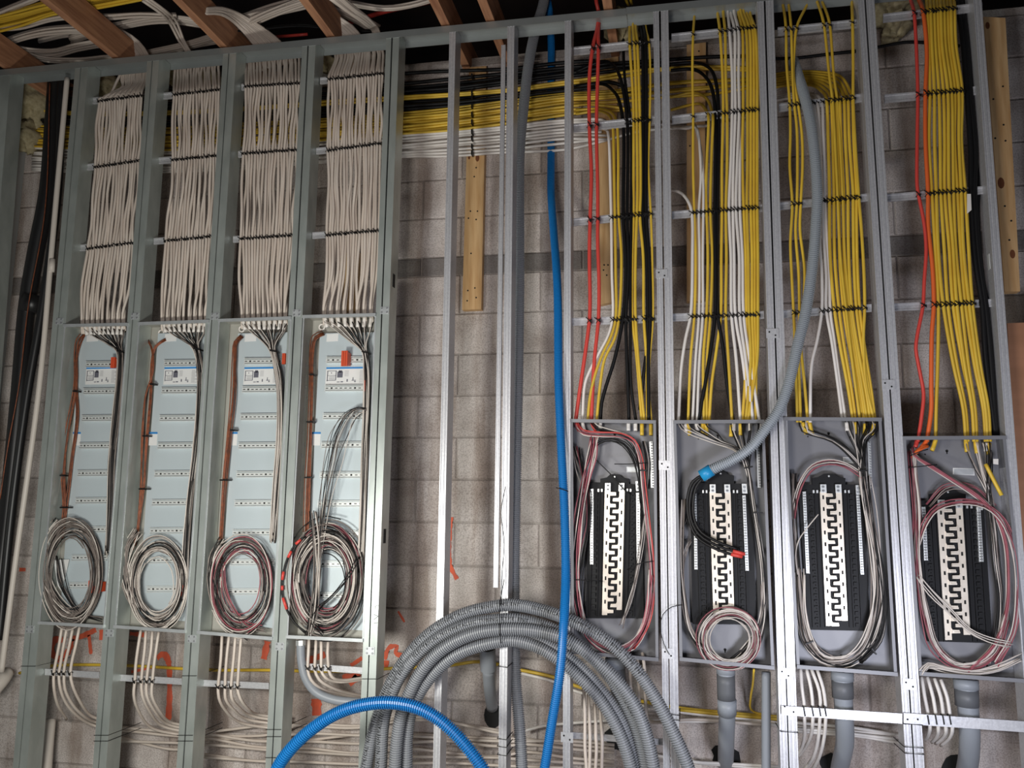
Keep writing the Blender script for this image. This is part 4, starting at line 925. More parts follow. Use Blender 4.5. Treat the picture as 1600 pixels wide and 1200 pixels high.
RC[2] = [('yellow', [(1221, -10, .12), (1223, 5, .1), (1228, 43), (1229, 100), (1234, 163), (1235, 210), (1234, 260), (1238, 320), (1235, 380), (1237, 430), (1240, 489), (1243, 560), (1246, 660)], .0062),
 ('yellow', [(1231, -10, .12), (1232, 5, .1), (1236, 42), (1238, 100), (1239, 130), (1241, 163), (1245, 200), (1246, 260), (1245, 320), (1243, 360), (1248, 430), (1249, 489), (1248, 560), (1251, 660)], .0062),
 ('yellow', [(1266, -10, .12), (1262, 5, .1), (1245, 42), (1241, 80), (1240, 120), (1247, 163), (1253, 210), (1254, 260), (1251, 320), (1250, 360), (1257, 420), (1255, 489), (1251, 530), (1257, 600), (1262, 660)], .0062),
 ('white', [(1205, 158, .3), (1235, 153, .25), (1258, 152, .15), (1270, 162, .06), (1277, 200), (1281, 300), (1282, 316), (1281, 380), (1284, 430), (1284, 485), (1277, 530), (1268, 570), (1266, 660)], .0066),
 ('white', [(1205, 155, .3), (1240, 149, .25), (1266, 150, .15), (1277, 162, .06), (1280, 200), (1284, 300), (1286, 316), (1287, 370), (1291, 430), (1291, 485), (1299, 530), (1309, 600), (1316, 655)], .0066),
 ('white', [(1205, 152, .3), (1245, 146, .25), (1272, 148, .15), (1284, 160, .06), (1286, 200), (1289, 300), (1289, 316), (1291, 360), (1296, 430), (1297, 484), (1303, 530), (1311, 590), (1321, 655)], .0066)]
for k in range(7):
    x1 = (1291, 1298, 1305, 1311, 1318, 1324, 1331)[k]; x2 = (1296, 1303, 1311, 1318, 1325, 1333, 1338)[k]; x3 = (1304, 1311, 1318, 1325, 1331, 1338, 1343)[k]; x4 = (1333, 1337, 1348, 1351, 1360, 1364, 1367)[k]
    ya = 134-k*3.3
    RC[2].append(('yellow', [(1205, ya+3, .3), (1240, ya-2, .28), (1268+k*3, ya-1, .24), (1284+k*5, ya+9-k*.5, .16), (x1-1, 150-k*.5, .08), (x1+1, 161-k*1.2), (x1+3, 220), (x2, 300), (x2, 315-k), (x2+1, 400), (x3, 484-k*.5), (lerp(x3, x4, .3), 540), (lerp(x3, x4, .75), 610), (x4, 658)], .0068))
RC[2] += [('yellow', [(1272, -10, .12), (1276, 0, .1), (1287, 36), (1292, 80), (1296, 120), (1301, 158, .03), (1306, 250, .03), (1309, 314, .03), (1313, 400, .03), (1322, 484, .03), (1331, 560, .03), (1344, 658, .03)], .0062),
 ('yellow', [(1277, -10, .12), (1283, 0, .1), (1296, 36), (1300, 80), (1303, 120), (1308, 157, .03), (1314, 250, .03), (1317, 313, .03), (1320, 400, .03), (1328, 483, .03), (1340, 560, .03), (1355, 658, .03)], .0062),
 ('yellow', [(1331, -10, .12), (1331, 5, .1), (1332, 31), (1333, 100), (1333, 154), (1336, 220), (1342, 311), (1346, 360), (1350, 430), (1351, 482), (1349, 530), (1353, 600), (1366, 658)], .0064)]
RC[3] = [('red', [(1420, -12, .11), (1423, 0, .1), (1428, 18), (1431, 60), (1434, 146), (1433, 220), (1433, 290), (1435, 304), (1444, 350), (1447, 390), (1444, 440), (1442, 478), (1433, 525), (1431, 545), (1437, 580), (1443, 615), (1440, 650), (1434, 690)], .0072),
 ('orange', [(1432, -12, .11), (1436, 0, .1), (1442, 17), (1448, 80), (1446, 145), (1446, 220), (1450, 303), (1450, 350), (1457, 420), (1459, 478), (1456, 520), (1455, 600), (1455, 640), (1448, 690)], .0085)]
for k in range(9):
    x0 = 1449+k*5.3; x1 = (1453, 1460, 1467, 1474, 1481, 1487, 1492, 1498, 1503)[k]; x2 = (1456, 1463, 1470, 1476, 1483, 1490, 1496, 1502, 1508)[k]; x3 = (1466, 1474, 1481, 1489, 1495, 1502, 1508, 1514, 1519)[k]; x4 = (1462, 1509, 1512, 1524, 1522, 1526, 1540, 1543, 1547)[k]
    xm = 1465 if k == 0 else lerp(x3, x4, .45)
    RC[3].append(('yellow', [(x0-2, -12, .12), (x0-1, 0, .1), (x0, 17-k*.4), (x0+2, 70), (x1, 145-k*.5), (x1+random.uniform(-2, 2), 220), (x2, 302-k*.4), (lerp(x2, x3, .4)+random.uniform(-2, 2), 390), (x3, 478-k*.7), (xm, 570), (lerp(xm, x4, .8), 640), (x4, 690)], .0070))
RC[3] += [('black', [(1494, -12, .10), (1497, 10, .08), (1504, 60, .06), (1511, 150, .05), (1517, 240, .05), (1517, 300, .05), (1523, 400, .05), (1535, 480, .05), (1540, 560, .05), (1550, 640, .05), (1555, 680, .05)], .011),
 ('black', [(1499, -12, .11), (1503, 10, .09), (1509, 60, .07), (1516, 150, .06), (1524, 240, .06), (1522, 300, .06), (1529, 400, .06), (1540, 480, .06), (1548, 560, .06), (1553, 640, .06), (1556, 680, .06)], .012),
 ('black', [(1506, -12, .12), (1508, 30, .1), (1514, 100, .08), (1520, 180, .08), (1530, 250, .08), (1527, 330, .08), (1533, 420, .08), (1545, 500, .08), (1552, 600, .08), (1559, 680, .08)], .010)]
for b in range(4):
    order = {}
    items = sorted(RC[b], key=lambda t: poly_y(t[1], 480) or 0)
    for i, (col, pts, r) in enumerate(items):
        k = order.get(col, 0); order[col] = k+1
        ties = [((yl+yr)/2+(poly_y(pts, (yl+yr)/2)-(xl+xr)/2)*(yr-yl)/(xr-xl)) for yl, xl, yr, xr in RROW[b] if poly_y(pts, (yl+yr)/2) and min(p[1] for p in pts if len(p) < 3 or p[2] < .1) < yl]
        dY = (i % 3)*.004-.004
        pts = [(x, y, (z[0] if z else .038)+dY) for x, y, *z in pts]
        cable(pts, r, col, '%s cable, %s %s one from the left above the %s breaker panel' % (col, ORD[k], col, BA[b]), 'cables above the %s breaker panel' % BA[b], ties=[t for t in ties if b < 3 or col != 'black'])
o = slab('paper_tag', [(1511, 303), (1517, 303), (1518, 328), (1511, 334)], .02, .001, 'white'); tag(o, 'white paper tag by the yellow cables above the fourth breaker panel', 'tag')
o = slab('paper_tag', [(1552, 717), (1560, 717), (1560, 726), (1552, 725)], .02, .001, 'white'); tag(o, 'white tag on the red and white wire in the fourth breaker panel', 'tag')

# ------------------------------------------------------------------ horizontal cables along the block wall
XS = (50, 150, 265, 390, 505, 628, 700, 790, 880)
def hcable(ys, tail, col, r, i, lab, Y):
    base = [(x, ys[0]+o_+random.uniform(-1.5, 1.5), Y) for x, o_ in zip(XS[:5], (20, 24, 24, 17, 9))]
    pts = base+[(x, y, Y) for x, y in zip((628, 700, 790, 880), ys)]+[(x, y, Y) for x, y in tail]
    cable(pts, r, col, '%s horizontal %s cable, %s from the top of its colour, crossing the middle bays' % (col, '' if 0 else 'wall', ORD[i]), 'horizontal cables on the block wall', name='wall_cable', step=.05)
BL_ = [((115, 111, 108, 98), [(930, 95)], .0085), ((131, 124, 115, 106), [(950, 100), (1010, 96), (1050, 93), (1110, 89), (1160, 88)], .0085), ((138, 132, 121, 110), [(940, 103), (980, 108)], .0085), ((143, 138, 127, 116), [(950, 105), (1010, 101), (1060, 100), (1085, 98)], .0085),
       ((148, 142, 131, 120), [(950, 112), (1010, 106), (1048, 106)], .0085), ((160, 156, 145, 136), [(950, 128), (975, 135)], .0085), ((166, 161, 152, 142), [(930, 136)], .0085), ((171, 166, 157, 149), [(940, 146), (985, 142)], .0085)]
YE_ = [((151, 147, 140, 128), [(940, 120), (980, 112), (1050, 106), (1120, 104), (1200, 108)]), ((155, 150, 143, 132), [(940, 124), (990, 117), (1050, 108), (1200, 111)]), ((177, 170, 158, 147), [(950, 143), (1050, 129), (1110, 126), (1205, 122)]),
       ((184, 178, 165, 153), [(950, 150), (1050, 143), (1110, 138), (1205, 126)]), ((189, 182, 171, 157), [(950, 153), (1050, 141), (1205, 128)]), ((193, 187, 175, 162), [(950, 160), (1050, 151), (1110, 147), (1205, 131)]),
       ((198, 191, 180, 167), [(930, 164), (990, 172)]), ((203, 195, 184, 172), [(930, 170)]), ((206, 200, 188, 176), [(950, 173), (1010, 172)]), ((209, 204, 193, 180), [(930, 172)]), ((181, 174, 162, 150), [(950, 146), (1050, 131), (1200, 124)])]
WH_ = [((212, 207, 198, 188), [(940, 187), (950, 192)]), ((217, 211, 202, 192), [(940, 190)]), ((222, 215, 207, 197), [(940, 194)]), ((227, 220, 212, 202), [(930, 200)]), ((231, 225, 217, 207), [(940, 206)]), ((235, 229, 222, 212), [(950, 212)]),
       ((238, 234, 227, 217), [(950, 218)]), ((242, 239, 233, 224), [(930, 218)]), ((245, 244, 238, 234), [(940, 221), (1000, 205), (1060, 200), (1110, 196)])]
for i, (ys, tl, r) in enumerate(BL_): hcable(ys, tl, 'black', r, i, '', .335+.012*(i % 3))
for i, (ys, tl) in enumerate(YE_): hcable(ys, tl, 'yellow', .0068, i, '', .325+.010*(i % 3))
for i, (ys, tl) in enumerate(WH_): hcable(ys, tl, 'white', .0068, i, '', .33+.010*(i % 3))
cable([(1205, 92, .3), (1240, 91, .3), (1300, 84, .3), (1345, 79, .28), (1380, 72, .28), (1415, 66, .28), (1450, 67, .28), (1500, 72, .28)], .007, 'black', 'single black cable crossing the top of the third and fourth breaker bays', 'horizontal cables on the block wall', name='wall_cable')
for x in (737,):
    for k, y in enumerate((118, 142, 150, 165, 178, 190, 205, 215, 228, 238)):
        small_tie(x, y, 2.2, 'short tie on the horizontal cables over the long pine board, %s from the top' % ORD[k], .31, 0, 7)

# ------------------------------------------------------------------ low cables under the tall panels and along the floor line
LOW = [
 [[(97, 978, .06), (92, 1010), (86, 1040), (84, 1052), (84, 1072), (89, 1098, .1), (104, 1124, .25)], [(105, 978, .06), (99, 1010), (94, 1040), (92, 1053), (94, 1075), (104, 1100, .1), (125, 1122, .2), (148, 1134, .3), (175, 1140, .33)],
  [(114, 979, .06), (108, 1010), (101, 1040), (100, 1054), (101, 1075), (114, 1102, .1), (135, 1122, .2), (152, 1129, .3), (180, 1133, .33)], [(124, 980, .06), (118, 1010), (112, 1035), (110, 1054), (113, 1070), (126, 1098, .12), (145, 1120, .25), (175, 1128, .33)]],
 [[(220, 985, .06), (216, 1010), (212, 1040), (211, 1062), (209, 1085), (217, 1112, .12), (238, 1138, .25), (270, 1146, .33), (300, 1149, .33)], [(228, 986, .06), (226, 1015), (223, 1040), (221, 1064), (222, 1085), (234, 1112, .12), (255, 1135, .25), (300, 1145, .33)],
  [(238, 987, .06), (236, 1015), (232, 1040), (229, 1065), (229, 1085), (243, 1113, .12), (265, 1133, .25), (305, 1140, .33)], [(248, 988, .06), (244, 1015), (240, 1045), (238, 1066), (237, 1085), (250, 1112, .12), (270, 1130, .25), (310, 1134, .33)]],
 [[(347, 992, .06), (345, 1030), (342, 1060), (341, 1072), (342, 1090), (354, 1112, .12), (378, 1130, .25), (420, 1137, .33), (450, 1139, .33)], [(358, 993, .06), (354, 1030), (352, 1060), (352, 1073), (352, 1090), (366, 1110, .12), (390, 1125, .25), (450, 1133, .33)],
  [(368, 994, .06), (365, 1030), (362, 1060), (361, 1074), (362, 1090), (374, 1106, .12), (395, 1119, .25), (450, 1128, .33)], [(377, 995, .06), (374, 1030), (372, 1060), (371, 1075), (375, 1090), (388, 1108, .12), (405, 1117, .25), (450, 1122, .33)]],
 [[(483, 999, .06), (482, 1020), (481, 1038), (481, 1047), (486, 1062), (504, 1077, .1), (530, 1084, .2), (575, 1092, .33)], [(494, 1000, .06), (493, 1020), (492, 1038), (492, 1047), (499, 1062), (520, 1075, .1), (545, 1083, .2), (580, 1090, .33)],
  [(502, 1001, .06), (502, 1020), (502, 1038), (502, 1048), (508, 1058), (524, 1065, .1), (550, 1064, .15), (590, 1056, .25)], [(513, 1001, .06), (512, 1020), (513, 1038), (514, 1048), (519, 1058), (535, 1063, .1), (555, 1061, .15), (595, 1054, .25)]]]
for b, cs in enumerate(LOW):
    for i, pts in enumerate(cs):
        cable(pts, .0068, 'cream', 'cream cable dropping from the foot of the %s tall panel, %s from left' % (POS[b], ORD[i]), 'cables below the tall panels', ties=[(1052, 1064, 1073, 1044)[b]], Y=.045)
LOWR = [
 [[(912, 1075, .12), (914, 1110, .06), (914, 1150), (914, 1165), (917, 1210)], [(919, 1085, .12), (921, 1120, .06), (922, 1150), (922, 1165), (921, 1210)], [(929, 1100, .12), (931, 1130, .06), (931, 1152), (932, 1166), (930, 1210)], [(937, 1108, .12), (940, 1135, .06), (941, 1152), (941, 1168), (940, 1210)],
  [(985, 1030, .06), (985, 1060), (987, 1090), (990, 1110, .1)], [(1004, 1020, .06), (1007, 1045), (1008, 1080), (1010, 1115), (1015, 1127, .12), (1035, 1128, .25), (1080, 1124, .33), (1190, 1132, .33)], [(996, 1030, .06), (998, 1060), (999, 1095), (1001, 1108, .1)]],
 [],
 [[(1251, 1044, .05), (1253, 1075), (1257, 1105), (1257, 1122), (1257, 1150, .12), (1252, 1170, .2), (1243, 1180, .3)], [(1260, 1045, .05), (1267, 1075), (1270, 1105), (1270, 1122), (1268, 1145, .1), (1260, 1165, .2), (1247, 1182, .3)],
  [(1268, 1046, .05), (1280, 1080), (1282, 1105), (1281, 1122), (1279, 1150, .08), (1272, 1180, .15), (1255, 1205, .3)], [(1277, 1047, .05), (1286, 1075), (1290, 1105), (1290, 1124), (1288, 1150, .08), (1281, 1180, .15), (1265, 1210, .3)]],
 [[(1440, 1058, .05), (1445, 1090), (1450, 1115), (1453, 1135), (1451, 1147, .08), (1446, 1156, .2)], [(1449, 1058, .05), (1458, 1090), (1462, 1115), (1466, 1136), (1464, 1150, .1), (1456, 1160, .2)],
  [(1460, 1060, .05), (1470, 1090), (1474, 1118), (1478, 1138), (1475, 1150, .1), (1462, 1162, .2)], [(1470, 1062, .05), (1480, 1090), (1484, 1115), (1488, 1136), (1484, 1152, .1), (1470, 1165, .2)]]]
for b, cs in enumerate(LOWR):
    for i, pts in enumerate(cs):
        cable(pts, .0068, 'white' if b else 'cream', 'pale cable below the %s breaker panel, %s from left' % (NP[b], ORD[i]), 'cables below the breaker panels', Y=.03)
        if b > 1: 
            xx = poly_y(pts, 1116+4*(b-2)); small_tie(xx, (1112, 1125)[b-2], 15, 'black tie over the front bar, %s from left below the %s breaker panel' % (ORD[i], NP[b]), -.016, 1.4)
HZ = [[(190, 1137), (280, 1144), (320, 1144), (420, 1133), (470, 1133), (560, 1137), (640, 1120), (780, 1145), (800, 1148)],
      [(190, 1141), (280, 1150), (320, 1149), (420, 1148), (470, 1132), (560, 1134), (660, 1125), (780, 1141)],
      [(190, 1153), (280, 1171), (320, 1156), (460, 1158), (560, 1148), (640, 1148), (780, 1154), (820, 1155), (890, 1163), (960, 1170)],
      [(320, 1146), (420, 1158), (460, 1147), (560, 1149), (640, 1150), (780, 1158), (890, 1158), (960, 1164)],
      [(320, 1152), (420, 1168), (460, 1159), (560, 1162), (640, 1160), (700, 1158), (780, 1166), (820, 1163), (890, 1170), (960, 1176)],
      [(320, 1179), (420, 1188), (460, 1170), (560, 1177), (640, 1170), (700, 1176), (780, 1182), (820, 1175), (890, 1184), (960, 1190)],
      [(190, 1158), (320, 1163), (420, 1172), (480, 1175), (560, 1180), (640, 1182), (780, 1184), (820, 1187), (960, 1196)],
      [(320, 1183), (420, 1190), (460, 1190), (560, 1194), (700, 1192), (780, 1196), (890, 1200)],
      [(815, 1052), (865, 1065), (900, 1080), (1060, 1112), (1130, 1120), (1195, 1126), (1250, 1136), (1400, 1148)],
      [(815, 1143), (850, 1134), (890, 1130), (1000, 1124), (1060, 1127), (1130, 1127), (1200, 1131), (1250, 1139), (1300, 1143), (1400, 1155)],
      [(1240, 1142), (1300, 1147), (1340, 1150), (1410, 1162)], [(1240, 1129), (1300, 1134), (1340, 1138), (1410, 1150)], [(1000, 1175), (1080, 1190), (1130, 1193), (1220, 1198)], [(1060, 1170), (1080, 1188), (1140, 1196), (1230, 1203)]]
for i, p in enumerate(HZ):
    cable([(x, y, .345+.012*(i % 3)) for x, y in p], .0066, 'white' if i > 7 else 'cream', 'pale cable run low along the block wall, %s from the top left' % ORD[i], 'low horizontal cables', name='wall_cable')
cable([(30, 1052, .37), (60, 1043, .37), (105, 1039, .37), (200, 1040, .37), (290, 1045, .37), (335, 1047, .37), (420, 1047, .37), (520, 1049, .37), (620, 1044, .37), (700, 1040, .37), (750, 1034, .37), (815, 1047, .37), (865, 1058, .37), (910, 1075, .37), (1062, 1106, .37), (1130, 1113, .37), (1200, 1119, .37), (1240, 1121, .37)],
      .0075, 'yellow', 'long yellow cable running low along the block wall under all panels', 'low horizontal cables', name='wall_cable')
cable([(1062, 1109, .36), (1130, 1116, .36), (1200, 1122, .36), (1240, 1126, .36)], .0075, 'yellow', 'shorter yellow cable just below the long one under second breaker panel', 'low horizontal cables', name='wall_cable')
cable([(1178, 1046, .08), (1176, 1070, .2), (1173, 1090, .3), (1173, 1108, .34), (1182, 1114, .35), (1200, 1117, .355)], .0045, 'yellow', 'thin yellow cable dropping from right corner of the second breaker panel', 'low horizontal cables')
# ties that strap the low cables to the studs
for k, (x0, x1, y, si) in enumerate(((147, 168, 1149, 2), (147, 168, 1158, 2), (277, 300, 1149, 3), (277, 300, 1158, 3), (285, 306, 1056, 3), (33, 54, 1041, 1), (416, 438, 1140, 4), (416, 438, 1151, 4), (415, 436, 1184, 4), (566, 590, 1061, 5))):
    A, B = W(x0-.5, y, -.004), W(x1+.5, y, -.004)
    mb = MB(); mb.add(*tube_g([A, B, B+np.array([0, .10, 0]), B+np.array([.03, .19, .012])], .0016, 5))
    o = mb.build('cable_tie', 'wire_black'); tag(o, 'black tie strapped round the %s stud from the left, %s' % (ORD[si], 'higher of the two' if k in (0, 2, 6) else 'lower' if k in (1, 3, 7) else 'by the low bar' if k != 8 else 'at the very bottom'), 'cable tie')
for k, (x0, x1, y, w_) in enumerate(((778, 792, 1041, 'below the coil on the stud it hangs from'), (777, 791, 1154, 'third from the bottom edge on the coil stud'), (777, 791, 1166, 'second from the bottom edge on the coil stud'), (777, 791, 1179, 'lowest on the coil stud'),
                                 (1045, 1062, 1116, 'upper of a pair on the doubled stud right of the first breaker panel'), (1046, 1062, 1124, 'lower of a pair on the doubled stud right of the first breaker panel'), (1220, 1247, 1143, 'on the doubled stud left of the third breaker panel'),
                                 (1412, 1441, 1131, 'just under the front bar on the doubled stud at lower right'), (1413, 1443, 1167, 'middle one on the doubled stud at lower right'), (1414, 1444, 1177, 'lowest on the doubled stud at lower right'))):
    A, B = W(x0, y, -.016), W(x1, y+2, -.016)
    o = mk('cable_tie', *tube_g([A+np.array([-.006, .14, 0]), A, B, B+np.array([0.0, .13, 0])], .0018, 5), 'wire_black'); tag(o, 'black tie %s' % w_, 'cable tie')

# ------------------------------------------------------------------ conduits
o, _ = corr('blue_conduit', [(853, -10, .36), (858, 18, .34), (861, 60, .39), (861, 140, .39), (861, 240, .36), (861, 300, .3), (865, 360, .2), (871, 450, .06), (873, 600, -.03), (877, 700, -.06), (882, 800, -.10), (884, 900, -.16), (881, 975, -.24), (875, 1050, -.26), (863, 1125, -.26), (851, 1200, -.26), (840, 1260, -.26)], .0165, 'blue', pitch=.0072, amp=.0014)
tag(o, 'long blue corrugated conduit hanging down beside the single stud', 'conduit')
P = [(425, 1225), (435, 1197), (462, 1162), (500, 1130), (537, 1110), (575, 1100), (612, 1098), (650, 1105), (680, 1120), (707, 1142), (732, 1170), (755, 1203), (768, 1235)]
o, _ = corr('blue_conduit', [(x, y, -.40) for x, y in P], .0215, 'blue', pitch=.0085, amp=.0019); tag(o, 'blue corrugated conduit arching across the bottom of the photo', 'conduit')
o, _ = corr('grey_conduit', [(852, -10, .3), (848, 10, .28), (836, 50, .26), (826, 100, .25), (820, 150, .22), (812, 235, .2), (811, 300, .19), (811, 450, .18), (809, 600, .17), (806, 750, .16), (804, 900, .14), (805, 1050, .12), (812, 1140, .10), (817, 1230, .08)], .0225, 'conduit_grey', pitch=.0082, amp=.0018)
tag(o, 'grey corrugated conduit running vertically behind the right side of coil stud', 'conduit')
o, _ = corr('grey_conduit', [(1240, 95, .12), (1246, 115, .08), (1257, 150, .02), (1268, 200, -.01), (1277, 300, -.02), (1275, 350, -.02), (1270, 412, -.02), (1259, 487, -.03), (1247, 537, -.04), (1232, 600, -.05), (1217, 640, -.055), (1195, 672, -.055), (1172, 700, -.05), (1145, 718, -.04), (1122, 729, -.03), (1108, 736, -.02)], .0195, 'conduit_light', pitch=.0078, amp=.0018)
tag(o, 'grey corrugated conduit curving in front of a stud into the second breaker panel', 'conduit')
cpl = mk('blue_coupling', *tube_g([W(1112, 734, -.022), W(1096, 744, -.015)], .024, 20), 'blue_bright', o, True)
wr = [[(1098, 744, -.015), (1085, 756, -.01), (1078, 780, .0), (1080, 812, .0), (1092, 835, -.005), (1115, 850, -.01), (1145, 861, -.01), (1164, 866, -.01)], [(1098, 742, -.015), (1083, 752, -.01), (1074, 780, .005), (1077, 812, .005), (1088, 838, 0), (1113, 855, -.005), (1142, 866, -.005), (1160, 870, -.005)],
      [(1099, 746, -.015), (1088, 760, -.005), (1083, 785, .005), (1085, 812, .005), (1096, 832, 0), (1120, 846, -.005), (1140, 854, -.005), (1152, 858, -.005)], [(1099, 746, -.01), (1090, 762, .0), (1080, 790, .01), (1072, 815, .02), (1064, 830, .03)]]
for k, w in enumerate(wr):
    o = tube('black_wire', w, .0062 if k < 3 else .003, 'wire_black'); tag(o, 'thick black wire from the blue coupling, %s' % ('lying across the bus bars with a red tip' if k < 2 else 'shorter, without red tip' if k == 2 else 'thin one curling left'), 'wire', 'black wires from the blue coupling')
    if k < 2: mk('red_tip', *tube_g([W(*w[-2]), W(*w[-1])], .0072, 8), 'red', o, True)
# coil of grey conduit
CO = [
 [(560, 1255, -.05), (572, 1200, -.05), (585, 1137, -.05), (607, 1075, -.05), (637, 1025, -.05), (675, 987, -.05), (725, 959, -.05), (775, 947, -.05), (800, 945, -.05), (837, 951, -.07), (887, 967, -.10), (925, 986, -.11), (962, 1012, -.11), (995, 1047, -.11), (1025, 1092, -.11), (1050, 1140, -.11), (1072, 1190, -.11), (1088, 1240, -.11)],
 [(590, 1255, -.07), (595, 1200, -.07), (600, 1125, -.07), (614, 1080, -.07), (630, 1050, -.07), (655, 1021, -.07), (690, 994, -.07), (735, 975, -.07), (775, 969, -.07), (805, 968, -.07), (850, 978, -.05), (890, 998, -.05), (930, 1032, -.04), (968, 1080, -.04), (995, 1135, -.04), (1010, 1200, -.04), (1015, 1250, -.04)],
 [(612, 1255, -.10), (617, 1200, -.10), (621, 1150, -.10), (628, 1112, -.10), (641, 1080, -.10), (656, 1052, -.10), (681, 1023, -.10), (712, 1002, -.10), (750, 988, -.10), (800, 983, -.10), (850, 988, -.10), (889, 1001, -.10), (927, 1028, -.10), (963, 1062, -.10), (992, 1102, -.10), (1010, 1148, -.10), (1021, 1200, -.10), (1026, 1250, -.10)],
 [(632, 1255, -.06), (635, 1200, -.06), (636, 1150, -.06), (643, 1110, -.06), (657, 1080, -.06), (680, 1050, -.06), (710, 1025, -.06), (750, 1009, -.06), (800, 1001, -.06), (837, 1010, -.06), (872, 1030, -.06), (903, 1056, -.06), (932, 1086, -.06), (955, 1120, -.06), (972, 1155, -.06), (986, 1200, -.06), (994, 1250, -.06)],
 [(625, 1255, -.03), (628, 1200, -.03), (632, 1140, -.03), (650, 1090, -.03), (680, 1040, -.03), (720, 1010, -.03), (770, 1000, -.03), (820, 996, -.03), (865, 1012, -.03), (905, 1040, -.03), (945, 1085, -.03), (975, 1135, -.03), (992, 1200, -.03), (1000, 1250, -.03)]]
coils = []
CL = ['outermost loop with printed lettering', 'second loop, printed, tucked behind', 'third loop lying foremost', 'innermost loop', 'dark loop hidden between the inner ones']
for k, p in enumerate(CO):
    o, Q = corr('conduit_loop', p, .0225 if k < 4 else .021, 'conduit_grey', pitch=.0088, amp=.0021, sides=16); coils.append((o, Q)); tag(o, 'grey corrugated conduit coil, %s' % CL[k], 'conduit', 'coil of grey conduit')
# print on the outer loops: glyph meshes wrapped along the tube
def glyphs(txt, size):
    out = []; adv = 0
    for ch in txt:
        if ch == ' ': adv += size*.45; continue
        cu = bpy.data.curves.new('g', 'FONT'); cu.body = ch; cu.size = size; cu.resolution_u = 1
        ob = bpy.data.objects.new('g', cu); me = ob.to_mesh(); V = np.array([v.co[:] for v in me.vertices]); Fc = [tuple(p.vertices) for p in me.polygons]
        w = V[:, 0].max() if len(V) else 0; out.append((adv, V.copy(), Fc)); adv += w+size*.12; ob.to_mesh_clear(); bpy.data.objects.remove(ob); bpy.data.curves.remove(cu)
    return out, adv
def wrap_text(coil, txt, size, start, r, phi0, flip=1):
    o, Q = coil; d = np.r_[0, np.cumsum(np.linalg.norm(np.diff(Q, axis=0), axis=1))]; gl, L = glyphs(txt, size); mb = MB()
    def pt(s, v):
        p = np.array([np.interp(s, d, Q[:, k]) for k in range(3)]); e = np.array([np.interp(s+.004, d, Q[:, k]) for k in range(3)])-p; e /= np.linalg.norm(e)
        n = np.array([0, -1., 0]); n -= e*(n @ e); n /= np.linalg.norm(n); side = np.cross(n, e)
        a = phi0+v/r; return p+r*(n*math.cos(a)+side*math.sin(a))
    s0 = start
    while s0+L < d[-1]-.05:
        for adv, V, Fc in gl: mb.add([pt(s0+adv+v[0], v[1]-size*.35) for v in V], Fc)
        s0 += L+.05
    mb.build('printed_lettering', 'slot_black', o)
wrap_text(coils[0], 'ELECTRICAL NONMETALLIC TUBING TYPE ENT', .020, .1, .0255, .25)
wrap_text(coils[1], 'ELECTRICAL NONMETALLIC TUBING TYPE ENT', .020, .05, .0255, .25)
tag(tube('tie_wire', [(790, 760, -.03), (783, 800, -.03), (788, 850, -.025), (784, 900, -.03), (783, 935, -.05), (785, 945, -.08)], .0016, 'wire_black'), 'thin dark twisted wire hanging on the coil stud above the coil', 'wire')
tag(tube('tie_wire', [(788, 905, -.03), (783, 930, -.05), (781, 945, -.08), (781, 985, -.125), (783, 1005, -.09)], .0018, 'wire_black'), 'thin black wire holding the grey conduit coil to the stud', 'wire')
tag(tube('cable_tie', [(869, 762, -.09), (880, 765, -.115), (888, 768, -.10)], .002, 'wire_black'), 'short black tie around the tall blue conduit near the first breaker panel', 'cable tie')
tag(tube('loose_wire', [(1066, 945, .0), (1050, 948, -.02), (1036, 960, -.02), (1032, 980, -.02), (1037, 1005, -.02), (1046, 1023, -.02)], .0016, 'wire_black'), 'thin black wire looping over the doubled stud left of second breaker panel', 'wire')

# rigid pvc under the panels
def pvc(parts, label, bottom=None):
    P = [W(*q[:3]) for q in parts[0][0]]; o = mk('pvc_conduit', *tube_g(spline(P, .03), parts[0][1], 18), parts[0][2], None, True); tag(o, label, 'conduit', 'rigid grey conduits')
    for pts, r, m, nm in parts[1:]: mk(nm, *tube_g(spline([W(*q) for q in pts], .03), r, 18), m, o, True)
    if bottom:
        c = W(*bottom[:2], YW-.006); a = np.arange(14)*2*math.pi/14; rr = rng.uniform(.85, 1.25, 14)*bottom[2]
        h = mk('wall_hole', *prism_g([(c[0]+rr[i]*math.cos(a[i]), c[2]+rr[i]*.8*math.sin(a[i])) for i in range(14)], YW-.007, YW-.004), 'slot_black', wall)
pvc([([(962, 1025, .06), (964, 1050, .07), (968, 1085, .1), (972, 1120, .2), (972, 1150, .38)], .034, 'pvc_dark'), ([(962, 1028, .06), (963, 1042, .065)], .042, 'pvc_grey', 'coupling'), ([(975, 1090, .11), (975, 1115, .18)], .040, 'pvc_grey', 'coupling')], 'dark grey rigid conduit under the first breaker panel behind the coil', (968, 1155, .06))
pvc([([(1134, 1040, .06), (1135, 1075, .07), (1136, 1110, .10), (1135, 1150, .2), (1134, 1185, .34), (1134, 1195, .42)], .032, 'pvc_grey'), ([(1134, 1040, .06), (1134, 1053, .06)], .036, 'pvc_grey', 'coupling'), ([(1134, 1054, .062), (1135, 1092, .075)], .035, 'pvc_dark', 'dark_sleeve'),
     ([(1136, 1094, .08), (1136, 1114, .105)], .0365, 'pvc_grey', 'socket')], 'rigid grey conduit with a dark sleeve under the second breaker panel', (1134, 1182, .055))
